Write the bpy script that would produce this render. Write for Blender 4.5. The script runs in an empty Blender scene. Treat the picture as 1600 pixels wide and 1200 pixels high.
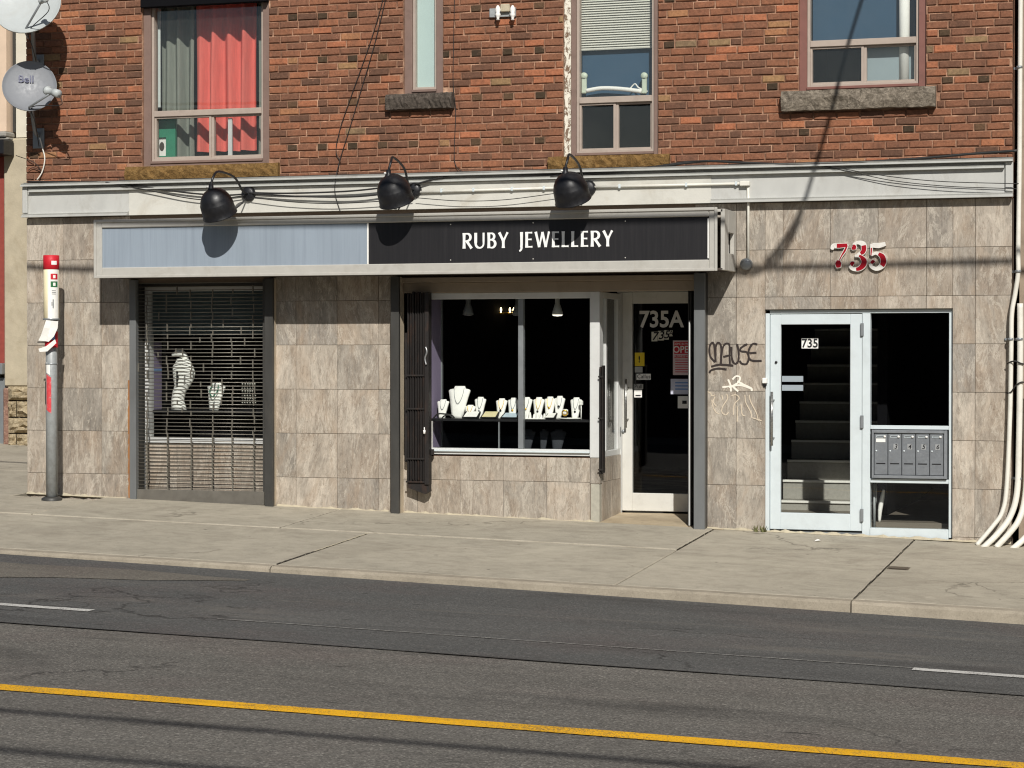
import bpy, math, random
from mathutils import Vector, Matrix
random.seed(7)
rnd = random.Random(11)
SC = bpy.context.scene
COL = SC.collection

# ------------------------------------------------------------------ camera, sky, sun, exposure
F = 3477.75; D = 21.82; CZ = 1.70; PSI = math.radians(17.5); PIT = math.atan(43 / F)
cam = bpy.data.cameras.new("camera"); cam.sensor_width = 36; cam.lens = F / 1600 * 36
cam.clip_end = 600; cam.clip_start = 0.1
cam_o = bpy.data.objects.new("camera", cam); COL.objects.link(cam_o)
cam_o.location = (0, -D, CZ); cam_o.rotation_euler = (math.pi / 2 - PIT, 0, PSI)
SC.camera = cam_o

SUN_TO = Vector((0.42, -1.0, 0.80)).normalized()          # direction from the street towards the sun
w = bpy.data.worlds.new("World"); SC.world = w; w.use_nodes = True
nt = w.node_tree; bg = nt.nodes["Background"]
sky = nt.nodes.new("ShaderNodeTexSky"); sky.sky_type = 'NISHITA'; sky.sun_disc = False
sky.sun_elevation = math.asin(SUN_TO.z); sky.sun_rotation = math.atan2(SUN_TO.x, SUN_TO.y)
nt.links.new(sky.outputs[0], bg.inputs[0]); bg.inputs[1].default_value = 0.05
sl = bpy.data.lights.new("sun", 'SUN'); sl.energy = 5.0; sl.angle = math.radians(0.53); sl.color = (1.0, 0.965, 0.91)
so = bpy.data.objects.new("sun", sl); COL.objects.link(so)
so.rotation_euler = SUN_TO.to_track_quat('Z', 'Y').to_euler()
SC.view_settings.view_transform = 'Standard'; SC.view_settings.look = 'None'
SC.view_settings.exposure = -0.17; SC.view_settings.gamma = 1.0; SC.view_settings.use_curve_mapping = False
SC.render.engine = 'CYCLES'
SC.cycles.use_denoising = True; SC.cycles.filter_width = 1.15
SC.cycles.max_bounces = 8; SC.cycles.transparent_max_bounces = 24
SC.cycles.sample_clamp_indirect = 6

# ------------------------------------------------------------------ survey: a sight line from the camera station to a plane y = -d
_cp, _sp = math.cos(PIT), math.sin(PIT)
FW = Vector((-math.sin(PSI) * _cp, math.cos(PSI) * _cp, -_sp)); RT = Vector((math.cos(PSI), math.sin(PSI), 0)); UP = RT.cross(FW)
def P(px, py, d=0.0):
    v = FW * F + RT * (px - 800) + UP * (600 - py)
    t = (D - d) / v.y
    return Vector((t * v.x, -d, CZ + t * v.z))
def PX(px, d=0.0): return P(px, 557, d).x
def PZ(px, py, d=0.0): return P(px, py, d).z
def R(x0, y0, x1, y1, d=0.0):            # level rectangle on the plane: x0, x1, z0, z1
    xm, ym = (x0 + x1) / 2, (y0 + y1) / 2
    return P(x0, ym, d).x, P(x1, ym, d).x, P(xm, y1, d).z, P(xm, y0, d).z
G_A, G_B, G_C = -0.154, -0.0272, 0.047
KERB_Y, KERB_T = -4.0, 0.14
def roadz(x, y):
    x = max(-40, min(25, x)); t = max(0.0, min(1.0, (-4.0 - y) / 7.0))
    return -0.455 - 0.0345 * x + t * (0.018 + 0.0119 * x) + 0.01 * (min(-4.0 - y, 7.0) - max(0, -4.0 - y - 7.0))
def gz(x, y=0.0):
    return G_A + G_B * x + G_C * y if y > KERB_Y else roadz(x, y)

# ------------------------------------------------------------------ materials
def lin(c):
    if isinstance(c, (int, float)): c = (c, c, c)
    def f(v):
        v /= 255.0
        return v / 12.92 if v <= 0.04045 else ((v + 0.055) / 1.055) ** 2.4
    return (f(c[0]), f(c[1]), f(c[2]), 1)
MATS = {}
class N:
    def __init__(s, name):
        s.m = bpy.data.materials.new(name); s.m.use_nodes = True
        s.t = s.m.node_tree; s.b = s.t.nodes["Principled BSDF"]; s.out = s.t.nodes["Material Output"]
        s._c = None
    def n(s, typ, **kw):
        nd = s.t.nodes.new(typ)
        for k, v in kw.items():
            if k.startswith("i_"): nd.inputs[k[2:].replace("_", " ")].default_value = v
            else: setattr(nd, k, v)
        return nd
    def l(s, a, b): s.t.links.new(a, b)
    def coord(s, stretch=(1, 1, 1), rot=(0, 0, 0), rand=True):
        tc = s.n("ShaderNodeTexCoord"); mp = s.n("ShaderNodeMapping")
        src = tc.outputs["Object"]
        if rand:
            oi = s.n("ShaderNodeObjectInfo"); mu = s.n("ShaderNodeVectorMath", operation='MULTIPLY_ADD')
            cb = s.n("ShaderNodeCombineXYZ")
            for k in range(3): s.l(oi.outputs["Random"], cb.inputs[k])
            s.l(cb.outputs[0], mu.inputs[0]); mu.inputs[1].default_value = (71, 37, 53); s.l(src, mu.inputs[2]); src = mu.outputs[0]
        s.l(src, mp.inputs[0]); mp.inputs["Scale"].default_value = stretch; mp.inputs["Rotation"].default_value = rot
        return mp.outputs[0]
    def noise(s, scale, detail=4, rough=0.55, vec=None, dist=0.0):
        nd = s.n("ShaderNodeTexNoise"); nd.inputs["Scale"].default_value = scale; nd.inputs["Detail"].default_value = detail
        nd.inputs["Roughness"].default_value = rough; nd.inputs["Distortion"].default_value = dist
        if vec is not None: s.l(vec, nd.inputs["Vector"])
        return nd.outputs["Fac"]
    def ramp(s, fac, stops, interp='LINEAR'):
        r = s.n("ShaderNodeValToRGB"); r.color_ramp.interpolation = interp
        e = r.color_ramp.elements
        e[1].position = stops[-1][0]; e[1].color = stops[-1][1]; e[0].position = stops[0][0]; e[0].color = stops[0][1]
        for p, c in stops[1:-1]:
            el = e.new(p); el.color = c
        s.l(fac, r.inputs[0]); return r.outputs[0]
    def mix(s, fac, a, b, mode='MIX'):
        m = s.n("ShaderNodeMix", data_type='RGBA', blend_type=mode)
        for sock, v in ((m.inputs[0], fac), (m.inputs[6], a), (m.inputs[7], b)):
            if hasattr(v, "links"): s.l(v, sock)
            else: sock.default_value = v
        return m.outputs[2]
    def math(s, op, a, b=0.5):
        m = s.n("ShaderNodeMath", operation=op)
        for sock, v in ((m.inputs[0], a), (m.inputs[1], b)):
            if hasattr(v, "links"): s.l(v, sock)
            else: sock.default_value = v
        return m.outputs[0]
    def bump(s, h, strength=0.3, dist=0.01):
        b = s.n("ShaderNodeBump"); b.inputs["Strength"].default_value = strength; b.inputs["Distance"].default_value = dist
        s.l(h, b.inputs["Height"]); s.l(b.outputs[0], s.b.inputs["Normal"])
    def fin(s, col=None, rough=None, metal=None, spec=None):
        if col is not None:
            if hasattr(col, "links"): s.l(col, s.b.inputs["Base Color"])
            else: s.b.inputs["Base Color"].default_value = col
        if rough is not None:
            if hasattr(rough, "links"): s.l(rough, s.b.inputs["Roughness"])
            else: s.b.inputs["Roughness"].default_value = rough
        if metal is not None: s.b.inputs["Metallic"].default_value = metal
        if spec is not None: s.b.inputs["Specular IOR Level"].default_value = spec
        return s.m
def grey(v): return (v, v, v, 1)
def sc(c, k): return (c[0] * k, c[1] * k, c[2] * k, 1)
def paint(name, rgb, rough=0.5, var=0.18, scale=7.0, dirt=0.0, dirtcol=(60, 52, 42), metal=0.0, bump=0.08, bscale=90.0, stretch=(1, 1, 1), spec=0.5):
    """painted / plain surface with mottling and optional grime"""
    if name in MATS: return MATS[name]
    n = N(name); c = lin(rgb); v = n.coord(stretch)
    col = n.ramp(n.noise(scale, 5, 0.6, v), [(0.25, sc(c, 1 - var)), (0.75, sc(c, 1 + var))])
    if dirt > 0:
        d = n.ramp(n.noise(scale * 0.6, 6, 0.7, v, 0.6), [(0.52, grey(0)), (0.75, grey(1))])
        dm = n.math('MULTIPLY', d, dirt)
        col = n.mix(dm, col, lin(dirtcol))
    if bump: n.bump(n.noise(bscale, 3, 0.6, n.coord()), bump, 0.004)
    rr = n.ramp(n.noise(scale * 3, 3, 0.5, v), [(0.3, grey(max(0.02, rough - 0.08))), (0.7, grey(min(1, rough + 0.1)))])
    MATS[name] = n.fin(col, rr, metal, spec); return MATS[name]
def flat(name, rgb, rough=0.5, metal=0.0, spec=0.4):
    return paint(name, rgb, rough, 0.06, 20, 0, metal=metal, bump=0.0, spec=spec)

def m_brick(dark=False, island=False):
    name = "brick_%s_%s" % ("dark" if dark else "red", "i" if island else "o")
    if name in MATS: return MATS[name]
    n = N(name)
    if island: rv = n.n("ShaderNodeNewGeometry").outputs["Random Per Island"]
    else: rv = n.n("ShaderNodeObjectInfo").outputs["Random"]
    if dark: stops = [(0, lin((62, 52, 40))), (0.5, lin((84, 68, 52))), (1, lin((112, 84, 62)))]
    else: stops = [(0, lin((100, 74, 60))), (0.15, lin((122, 86, 68))), (0.36, lin((138, 94, 72))), (0.58, lin((147, 99, 74))), (0.74, lin((130, 91, 72))),
                   (0.88, lin((156, 104, 77))), (0.955, lin((178, 113, 82))), (0.985, lin((158, 127, 90))), (1, lin((136, 114, 88)))]
    base = n.ramp(rv, stops)
    tc = n.n("ShaderNodeTexCoord"); ad = n.n("ShaderNodeVectorMath", operation='MULTIPLY_ADD')
    cb = n.n("ShaderNodeCombineXYZ")
    for k in range(3): n.l(rv, cb.inputs[k])
    n.l(cb.outputs[0], ad.inputs[0]); ad.inputs[1].default_value = (40, 13, 29); n.l(tc.outputs["Object"], ad.inputs[2])
    v = ad.outputs[0]
    mott = n.noise(38, 6, 0.65, v)
    base = n.mix(0.8, base, n.ramp(mott, [(0.28, grey(0.55)), (0.5, grey(0.95)), (0.72, grey(1.22))]), 'MULTIPLY')
    blot = n.ramp(n.noise(9, 5, 0.7, v, 0.8), [(0.58, grey(0)), (0.75, grey(0.55))])
    base = n.mix(blot, base, lin((98, 74, 60)))
    mps = n.n("ShaderNodeMapping"); mps.inputs["Scale"].default_value = (2.2, 1, 0.6); n.l(tc.outputs["Object"] if island else v, mps.inputs[0])
    soot = n.ramp(n.noise(1.3, 6, 0.72, mps.outputs[0], 0.6), [(0.46, grey(0)), (0.70, grey(0.5))])
    base = n.mix(soot, base, lin((84, 66, 55)))
    smear = n.ramp(n.noise(20, 6, 0.8, v, 1.0), [(0.60, grey(0)), (0.72, grey(0.7))])
    base = n.mix(smear, base, lin((186, 138, 112)))
    n.bump(n.math('ADD', n.noise(45, 6, 0.7, v), n.math('MULTIPLY', n.noise(220, 3, 0.6, v), 0.35)), 0.55, 0.012)
    MATS[name] = n.fin(base, 0.9, 0, 0.2); return MATS[name]

def m_mortar():
    n = N("mortar"); v = n.coord(rand=False)
    c = n.ramp(n.noise(6, 6, 0.7, v), [(0.38, lin((120, 90, 73))), (0.54, lin((160, 124, 101))), (0.68, lin((204, 166, 138)))])
    n.bump(n.noise(120, 4, 0.6, v), 0.5, 0.01)
    return n.fin(c, 0.95, 0, 0.2)

def m_tile():
    n = N("travertine_tile")
    tc = n.n("ShaderNodeTexCoord"); oi = n.n("ShaderNodeObjectInfo"); r = oi.outputs["Random"]
    # vein direction differs from tile to tile: mostly upright, some slanting
    ang = n.ramp(r, [(0.0, grey(0.49)), (0.6, grey(0.51)), (0.64, grey(0.40)), (0.72, grey(0.45)), (0.8, grey(0.60)), (0.9, grey(0.48)), (1.0, grey(0.54))])
    a = n.math('MULTIPLY', n.math('SUBTRACT', ang, 0.5), 2.6)
    vr = n.n("ShaderNodeVectorRotate", rotation_type='Y_AXIS'); n.l(tc.outputs["Object"], vr.inputs["Vector"]); n.l(a, vr.inputs["Angle"])
    cb = n.n("ShaderNodeCombineXYZ")
    for k in range(3): n.l(r, cb.inputs[k])
    ma = n.n("ShaderNodeVectorMath", operation='MULTIPLY_ADD'); n.l(cb.outputs[0], ma.inputs[0]); ma.inputs[1].default_value = (171, 37, 253); n.l(vr.outputs[0], ma.inputs[2])
    mp = n.n("ShaderNodeMapping"); n.l(ma.outputs[0], mp.inputs[0]); mp.inputs["Scale"].default_value = (1, 1, 0.27)
    v = mp.outputs[0]
    mp2 = n.n("ShaderNodeMapping"); n.l(ma.outputs[0], mp2.inputs[0]); mp2.inputs["Scale"].default_value = (1, 1, 0.45)
    v2 = mp2.outputs[0]
    tone = n.ramp(n.math('FRACT', n.math('MULTIPLY', r, 17.3)), [(0, lin((141, 134, 124))), (0.2, lin((165, 156, 143))), (0.4, lin((149, 138, 125))), (0.6, lin((177, 167, 153))), (0.8, lin((155, 144, 130))), (1, lin((149, 143, 134)))])
    streak = n.noise(30, 8, 0.78, v, 0.5)
    col = n.mix(0.9, tone, n.ramp(streak, [(0.25, grey(0.5)), (0.40, grey(0.80)), (0.50, grey(1.02)), (0.62, grey(1.2)), (0.8, grey(1.4))]), 'MULTIPLY')
    pat = n.ramp(n.noise(5.5, 6, 0.7, v2, 0.5), [(0.3, grey(0.70)), (0.5, grey(1.0)), (0.7, grey(1.25))])
    col = n.mix(0.9, col, pat, 'MULTIPLY')
    cloud = n.ramp(n.noise(3.2, 5, 0.65, v2, 0.7), [(0.48, grey(0)), (0.70, grey(0.55))])
    col = n.mix(cloud, col, n.mix(1.0, lin((158, 137, 115)), n.ramp(streak, [(0.3, grey(0.75)), (0.7, grey(1.2))]), 'MULTIPLY'))
    vein = n.ramp(n.noise(6.5, 9, 0.82, v, 0.9), [(0.405, grey(0)), (0.425, grey(0.75)), (0.445, grey(0))])
    col = n.mix(vein, col, lin((112, 96, 80)))
    lv_ = n.ramp(n.noise(7, 8, 0.8, v, 0.8), [(0.54, grey(0)), (0.57, grey(0.5)), (0.61, grey(0))])
    col = n.mix(lv_, col, lin((214, 205, 189)))
    fl = n.ramp(n.noise(90, 6, 0.8, v), [(0.56, grey(0)), (0.70, grey(0.5))])
    col = n.mix(fl, col, lin((212, 203, 186)))
    dk_ = n.ramp(n.noise(48, 7, 0.85, v2), [(0.33, grey(0.75)), (0.43, grey(0))])
    col = n.mix(dk_, col, lin((104, 88, 72)))
    spot = n.ramp(n.noise(13, 8, 0.88, v2, 0.9), [(0.60, grey(0)), (0.68, grey(0.6))])
    col = n.mix(spot, col, lin((104, 88, 74)))
    n.bump(streak, 0.22, 0.006)
    return n.fin(col, n.ramp(streak, [(0.3, grey(0.62)), (0.7, grey(0.42))]), 0, 0.35)

def m_concrete(name, a, b, rough=0.9, spots=True, rand=True, tint=0.0):
    n = N(name); v = n.coord(rand=rand)
    big = n.noise(0.7, 6, 0.7, v, 0.8)
    c = n.ramp(big, [(0.3, lin(a)), (0.7, lin(b))])
    mid = n.noise(6, 7, 0.75, n.coord((0.8, 1.1, 1), rand=rand), 0.5)
    c = n.mix(0.9, c, n.ramp(mid, [(0.25, grey(0.70)), (0.5, grey(1.0)), (0.75, grey(1.16))]), 'MULTIPLY')
    fine = n.noise(95, 5, 0.8, v)
    c = n.mix(0.9, c, n.ramp(fine, [(0.28, grey(0.55)), (0.45, grey(0.95)), (0.6, grey(1.08)), (0.75, grey(1.35))]), 'MULTIPLY')
    wear = n.noise(1.1, 7, 0.75, n.coord((0.7, 1.0, 1), rand=rand), 1.0)
    c = n.mix(n.ramp(wear, [(0.50, grey(0)), (0.68, grey(0.42))]), c, lin((120, 111, 97)))
    pale = n.noise(0.8, 6, 0.7, n.coord((0.7, 1.1, 1), rand=rand), 0.8)
    c = n.mix(n.ramp(pale, [(0.55, grey(0)), (0.72, grey(0.4))]), c, lin((200, 192, 172)))
    if spots:
        for sc_, lo, hi, dk in ((2.6, 0.035, 0.06, (70, 65, 58)), (5.5, 0.04, 0.07, (84, 78, 70)), (1.3, 0.02, 0.035, (52, 48, 43))):
            vo = n.n("ShaderNodeTexVoronoi"); vo.inputs["Scale"].default_value = sc_; n.l(v, vo.inputs["Vector"])
            g_ = n.n("ShaderNodeSeparateColor"); n.l(vo.outputs["Color"], g_.inputs[0])
            keep = n.math('GREATER_THAN', g_.outputs[0], 0.45)
            s = n.ramp(n.math('ADD', vo.outputs["Distance"], n.math('MULTIPLY', n.noise(24, 3, 0.6, v), 0.05)), [(lo + .02, grey(0.7)), (hi + .02, grey(0))])
            c = n.mix(n.math('MULTIPLY', s, keep), c, lin(dk))
        crk = n.n("ShaderNodeTexVoronoi", feature='DISTANCE_TO_EDGE'); crk.inputs["Scale"].default_value = 0.33
        wv = n.n("ShaderNodeVectorMath", operation='MULTIPLY_ADD'); nz = n.n("ShaderNodeTexNoise"); nz.inputs["Scale"].default_value = 2.2; nz.inputs["Detail"].default_value = 6; n.l(v, nz.inputs["Vector"])
        n.l(nz.outputs["Color"], wv.inputs[0]); wv.inputs[1].default_value = (0.9, 0.9, 0.9); n.l(v, wv.inputs[2]); n.l(wv.outputs[0], crk.inputs["Vector"])
        gate = n.ramp(n.noise(0.45, 3, 0.5, v), [(0.56, grey(0)), (0.64, grey(0.6))])
        c = n.mix(n.math('MULTIPLY', n.ramp(crk.outputs["Distance"], [(0.0025, grey(1)), (0.006, grey(0))]), gate), c, lin((74, 68, 58)))
    n.bump(n.math('ADD', fine, n.math('MULTIPLY', mid, 0.8)), 0.35, 0.006)
    return n.fin(c, rough, 0, 0.3)

def m_asphalt(name, a, b, speck=0.5):
    n = N(name); v = n.coord(rand=False)
    lanes = n.noise(1.0, 5, 0.6, n.coord((0.10, 1.0, 1), rand=False), 0.3)
    c = n.ramp(lanes, [(0.3, lin(a)), (0.7, lin(b))])
    mid = n.noise(2.2, 6, 0.7, n.coord((0.4, 1.0, 1), rand=False), 0.6)
    c = n.mix(0.6, c, n.ramp(mid, [(0.25, grey(0.82)), (0.75, grey(1.16))]), 'MULTIPLY')
    red = n.ramp(n.noise(0.8, 4, 0.6, v), [(0.5, grey(0)), (0.7, grey(0.35))])
    c = n.mix(red, c, lin((96, 84, 80)))
    vo = n.n("ShaderNodeTexVoronoi"); vo.inputs["Scale"].default_value = 95; n.l(v, vo.inputs["Vector"])
    g = n.n("ShaderNodeSeparateColor"); n.l(vo.outputs["Color"], g.inputs[0])
    c = n.mix(speck, c, n.ramp(g.outputs[0], [(0, grey(0.42)), (0.5, grey(0.92)), (0.85, grey(1.3)), (1, grey(2.3))]), 'MULTIPLY')
    fine = n.noise(55, 5, 0.8, v)
    c = n.mix(speck, c, n.ramp(fine, [(0.3, grey(0.6)), (0.7, grey(1.4))]), 'MULTIPLY')
    sp = n.ramp(n.noise(3.5, 3, 0.6, n.coord((0.5, 2.2, 1), rand=False), 0.2), [(0.70, grey(0)), (0.73, grey(0.7))])
    c = n.mix(sp, c, lin((38, 36, 34)))
    oil = n.ramp(n.noise(0.55, 6, 0.7, n.coord((0.35, 1.6, 1), rand=False), 0.8), [(0.54, grey(0)), (0.70, grey(0.55))])
    c = n.mix(oil, c, lin((52, 50, 48)))
    palew = n.ramp(n.noise(0.9, 6, 0.75, n.coord((0.22, 1.4, 1), rand=False), 0.6), [(0.56, grey(0)), (0.72, grey(0.45))])
    c = n.mix(palew, c, lin((128, 122, 112)))
    crk = n.n("ShaderNodeTexVoronoi", feature='DISTANCE_TO_EDGE'); crk.inputs["Scale"].default_value = 0.28
    wv = n.n("ShaderNodeVectorMath", operation='MULTIPLY_ADD'); nz = n.n("ShaderNodeTexNoise"); nz.inputs["Scale"].default_value = 2.5; nz.inputs["Detail"].default_value = 7; n.l(v, nz.inputs["Vector"])
    n.l(nz.outputs["Color"], wv.inputs[0]); wv.inputs[1].default_value = (0.8, 0.8, 0.8); n.l(v, wv.inputs[2]); n.l(wv.outputs[0], crk.inputs["Vector"])
    gate = n.ramp(n.noise(0.35, 3, 0.5, v), [(0.5, grey(0)), (0.6, grey(0.8))])
    c = n.mix(n.math('MULTIPLY', n.ramp(crk.outputs["Distance"], [(0.002, grey(1)), (0.005, grey(0))]), gate), c, lin((38, 36, 34)))
    n.bump(n.math('ADD', vo.outputs["Distance"], fine), 0.6, 0.008)
    return n.fin(c, n.ramp(mid, [(0.3, grey(0.78)), (0.7, grey(0.92))]), 0, 0.35)

def m_glass(name, refl=1.0, tint=(0.965, 0.975, 0.97), rough=0.0, dust=0.0):
    if name in MATS: return MATS[name]
    n = N(name); n.t.nodes.remove(n.b)
    tr = n.n("ShaderNodeBsdfTransparent"); tr.inputs[0].default_value = (*tint, 1)
    gl = n.n("ShaderNodeBsdfGlossy"); gl.inputs["Roughness"].default_value = rough
    bm = n.n("ShaderNodeBump"); bm.inputs["Strength"].default_value = 0.02; bm.inputs["Distance"].default_value = 0.02
    n.l(n.noise(1.6, 2, 0.4, n.coord()), bm.inputs["Height"]); n.l(bm.outputs[0], gl.inputs["Normal"])
    lw = n.n("ShaderNodeLayerWeight"); lw.inputs["Blend"].default_value = 0.5
    fr = n.math('ADD', n.math('MULTIPLY', n.math('POWER', lw.outputs["Facing"], 5.0), 0.96), 0.04)
    mx = n.n("ShaderNodeMixShader"); n.l(n.math('MULTIPLY', fr, refl), mx.inputs[0]); n.l(tr.outputs[0], mx.inputs[1]); n.l(gl.outputs[0], mx.inputs[2])
    last = mx.outputs[0]
    if dust > 0:
        df = n.n("ShaderNodeBsdfDiffuse"); df.inputs[0].default_value = (0.55, 0.55, 0.52, 1)
        m2 = n.n("ShaderNodeMixShader")
        n.l(n.ramp(n.noise(3, 5, 0.7, n.coord()), [(0.3, grey(dust * 0.3)), (0.8, grey(dust))]), m2.inputs[0]); n.l(last, m2.inputs[1]); n.l(df.outputs[0], m2.inputs[2]); last = m2.outputs[0]
    n.l(last, n.out.inputs[0]); MATS[name] = n.m; return n.m
def m_emit(name, rgb, power):
    n = N(name); n.b.inputs["Emission Color"].default_value = lin(rgb); n.b.inputs["Emission Strength"].default_value = power
    return n.fin(lin(rgb), 0.4)

def m_signface(name, rgb, streak_to, amt):
    """flat sign sheet with faint rain streaks"""
    n = N(name); c = lin(rgb); v = n.coord((1, 1, 0.03)); v2 = n.coord()
    s = n.noise(26, 5, 0.7, v); col = n.mix(n.math('MULTIPLY', n.ramp(s, [(0.45, grey(0)), (0.75, grey(1))]), amt), c, lin(streak_to))
    s2 = n.noise(3, 4, 0.6, n.coord((1, 1, 0.2)))
    col = n.mix(0.5, col, n.ramp(s2, [(0.3, grey(0.86)), (0.7, grey(1.1))]), 'MULTIPLY')
    n.bump(n.noise(60, 3, 0.5, v2), 0.04, 0.003)
    return n.fin(col, 0.45, 0, 0.4)
def m_stone(name, a, b, c3):
    n = N(name); v = n.coord()
    s = n.noise(9, 7, 0.75, v, 1.8)
    col = n.ramp(s, [(0.3, lin(a)), (0.5, lin(b)), (0.72, lin(c3))])
    cr = n.ramp(n.noise(6, 8, 0.8, n.coord((1, 1, 2)), 2.5), [(0.44, grey(0)), (0.47, grey(0.7)), (0.50, grey(0))])
    col = n.mix(cr, col, sc(lin(a), 0.35))
    n.bump(n.noise(14, 7, 0.75, v, 1.5), 0.9, 0.03)
    return n.fin(col, 0.95, 0, 0.2)
def m_curtain(name, rgb):
    n = N(name); c = lin(rgb); v = n.coord((1, 1, 0.1))
    col = n.ramp(n.noise(40, 4, 0.6, v), [(0.3, sc(c, 0.88)), (0.7, sc(c, 1.08))])
    n.fin(col, 0.9, 0, 0.1)
    tl = n.n("ShaderNodeBsdfTranslucent"); n.l(col, tl.inputs[0]); mx = n.n("ShaderNodeMixShader"); mx.inputs[0].default_value = 0.15
    n.l(n.b.outputs[0], mx.inputs[1]); n.l(tl.outputs[0], mx.inputs[2]); n.l(mx.outputs[0], n.out.inputs[0])
    return n.m
def m_peel():
    n = N("peeling_white_paint"); v = n.coord((1, 1, 0.5))
    f = n.ramp(n.noise(22, 7, 0.8, v, 0.6), [(0.5, grey(0)), (0.54, grey(1))])
    col = n.mix(f, lin((228, 222, 206)), lin((120, 98, 80)))
    n.bump(f, 0.4, 0.004)
    return n.fin(col, 0.8, 0, 0.2)
def m_chrome_red():
    n = N("red_film_over_chrome"); v = n.coord()
    return n.fin(lin((176, 24, 40)), 0.28, 0.25, 0.6)

M_MORTAR = m_mortar(); M_TILE = m_tile()
M_SIDE = m_concrete("sidewalk_concrete", (161, 154, 138), (176, 168, 151))
M_SIDEBASE = m_concrete("joint_dirt", (48, 44, 38), (62, 57, 48), spots=False)
M_KERB = m_concrete("kerb_concrete", (148, 139, 123), (166, 156, 139), spots=False)
M_ROAD = m_asphalt("road_asphalt", (100, 97, 91), (114, 110, 103), 0.7)
M_ROAD2 = m_asphalt("newer_asphalt", (82, 82, 80), (95, 94, 91), 0.55)
M_FASCIA = paint("grey_white_fascia", (184, 184, 179), 0.6, 0.08, 5, 0.5, (140, 134, 122), stretch=(1, 1, 0.5))
M_BEIGE = paint("cream_fascia", (197, 195, 186), 0.75, 0.08, 4, 0.4, (150, 136, 112), bump=0.2, bscale=40)
M_SIGNFR = paint("sign_frame_paint", (180, 177, 169), 0.5, 0.07, 8, 0.3, (140, 130, 114))
M_ALU = paint("light_aluminium", (204, 213, 215), 0.42, 0.05, 6, 0.15, (130, 126, 118))
M_ALU2 = paint("white_aluminium", (204, 205, 202), 0.45, 0.05, 6, 0.2, (140, 132, 120))
M_GREYALU = paint("grey_aluminium", (138, 142, 144), 0.4, 0.08, 6, 0.2, (90, 86, 80), metal=0.3)
M_STEEL = paint("dark_steel", (66, 65, 62), 0.5, 0.15, 5, 0.35, (96, 90, 80), stretch=(1, 1, 0.3), metal=0.2)
M_STEEL2 = paint("jamb_grey_steel", (104, 106, 106), 0.5, 0.12, 5, 0.3, (80, 76, 70), stretch=(1, 1, 0.3))
M_TANJAMB = paint("tan_jamb", (186, 172, 150), 0.7, 0.1, 7, 0.3, (120, 104, 84))
M_BROWNFR = paint("brown_window_frame", (126, 104, 94), 0.55, 0.09, 9, 0.35, (86, 70, 60))
M_TAUPEFR = paint("taupe_window_sash", (170, 156, 144), 0.5, 0.07, 9, 0.25, (110, 96, 86))
M_ROD = paint("shutter_rods", (122, 118, 108), 0.42, 0.2, 12, 0.4, (84, 66, 48), metal=0.35)
M_BLACK = paint("black_enamel", (24, 24, 27), 0.42, 0.1, 9, bump=0.03, spec=0.5)
M_CABLE = paint("black_cable", (34, 33, 32), 0.6, 0.15, 20, bump=0)
M_GATE = paint("brown_gate_steel", (36, 32, 30), 0.6, 0.25, 14, 0.5, (92, 60, 40), stretch=(1, 1, 0.25), metal=0.2)
M_WHITEPIPE = paint("white_conduit", (222, 219, 208), 0.5, 0.06, 8, 0.25, (160, 146, 120), bump=0.03)
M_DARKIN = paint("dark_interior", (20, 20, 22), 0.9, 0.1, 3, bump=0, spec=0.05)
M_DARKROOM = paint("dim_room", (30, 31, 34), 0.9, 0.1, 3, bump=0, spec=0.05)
M_BLUEROOM = paint("blue_room", (52, 74, 98), 0.9, 0.08, 3, bump=0, spec=0.05)
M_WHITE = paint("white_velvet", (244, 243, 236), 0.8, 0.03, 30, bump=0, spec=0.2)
M_LAV = paint("lavender_board", (150, 138, 164), 0.7, 0.05, 8, bump=0, spec=0.2)
M_BLKSHELF = flat("black_shelf", (26, 26, 28), 0.5)
M_GLASS = m_glass("shop_glass", 0.85)
M_GLASSUP = m_glass("upper_glass", 1.5, dust=0.02)
M_GALV = paint("galvanised_pole", (158, 162, 162), 0.42, 0.18, 22, 0.4, (110, 98, 84), metal=0.1)
M_DISH = paint("grey_dish", (122, 125, 130), 0.5, 0.05, 8, 0.2, (110, 106, 100))
M_DISH2 = paint("pale_dish", (176, 181, 180), 0.5, 0.05, 8, 0.25, (150, 144, 134))
M_YSILL = m_stone("ochre_sandstone", (92, 70, 40), (132, 102, 60), (158, 128, 82))
M_GSILL = m_stone("grey_sandstone", (80, 72, 62), (134, 124, 110), (176, 164, 148))
M_DSILL = m_stone("dark_sandstone", (62, 56, 50), (92, 84, 76), (122, 112, 102))
M_CAULK = paint("pale_caulk", (184, 174, 150), 0.9, 0.15, 20, 0.4, (120, 104, 80), bump=0.4)
M_PRINTW = flat("print_white", (236, 234, 228), 0.6)
M_LETTER = flat("sign_letter_white", (240, 240, 236), 0.5)
M_PRINTK = flat("print_black", (22, 22, 24), 0.6)
M_PRINTR = flat("print_red", (196, 30, 44), 0.55)
M_YEL = flat("print_yellow", (226, 196, 40), 0.6)
M_PRINTG = flat("print_green", (40, 104, 60), 0.6)
M_BLUEP = flat("print_blue", (104, 140, 196), 0.6)
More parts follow.
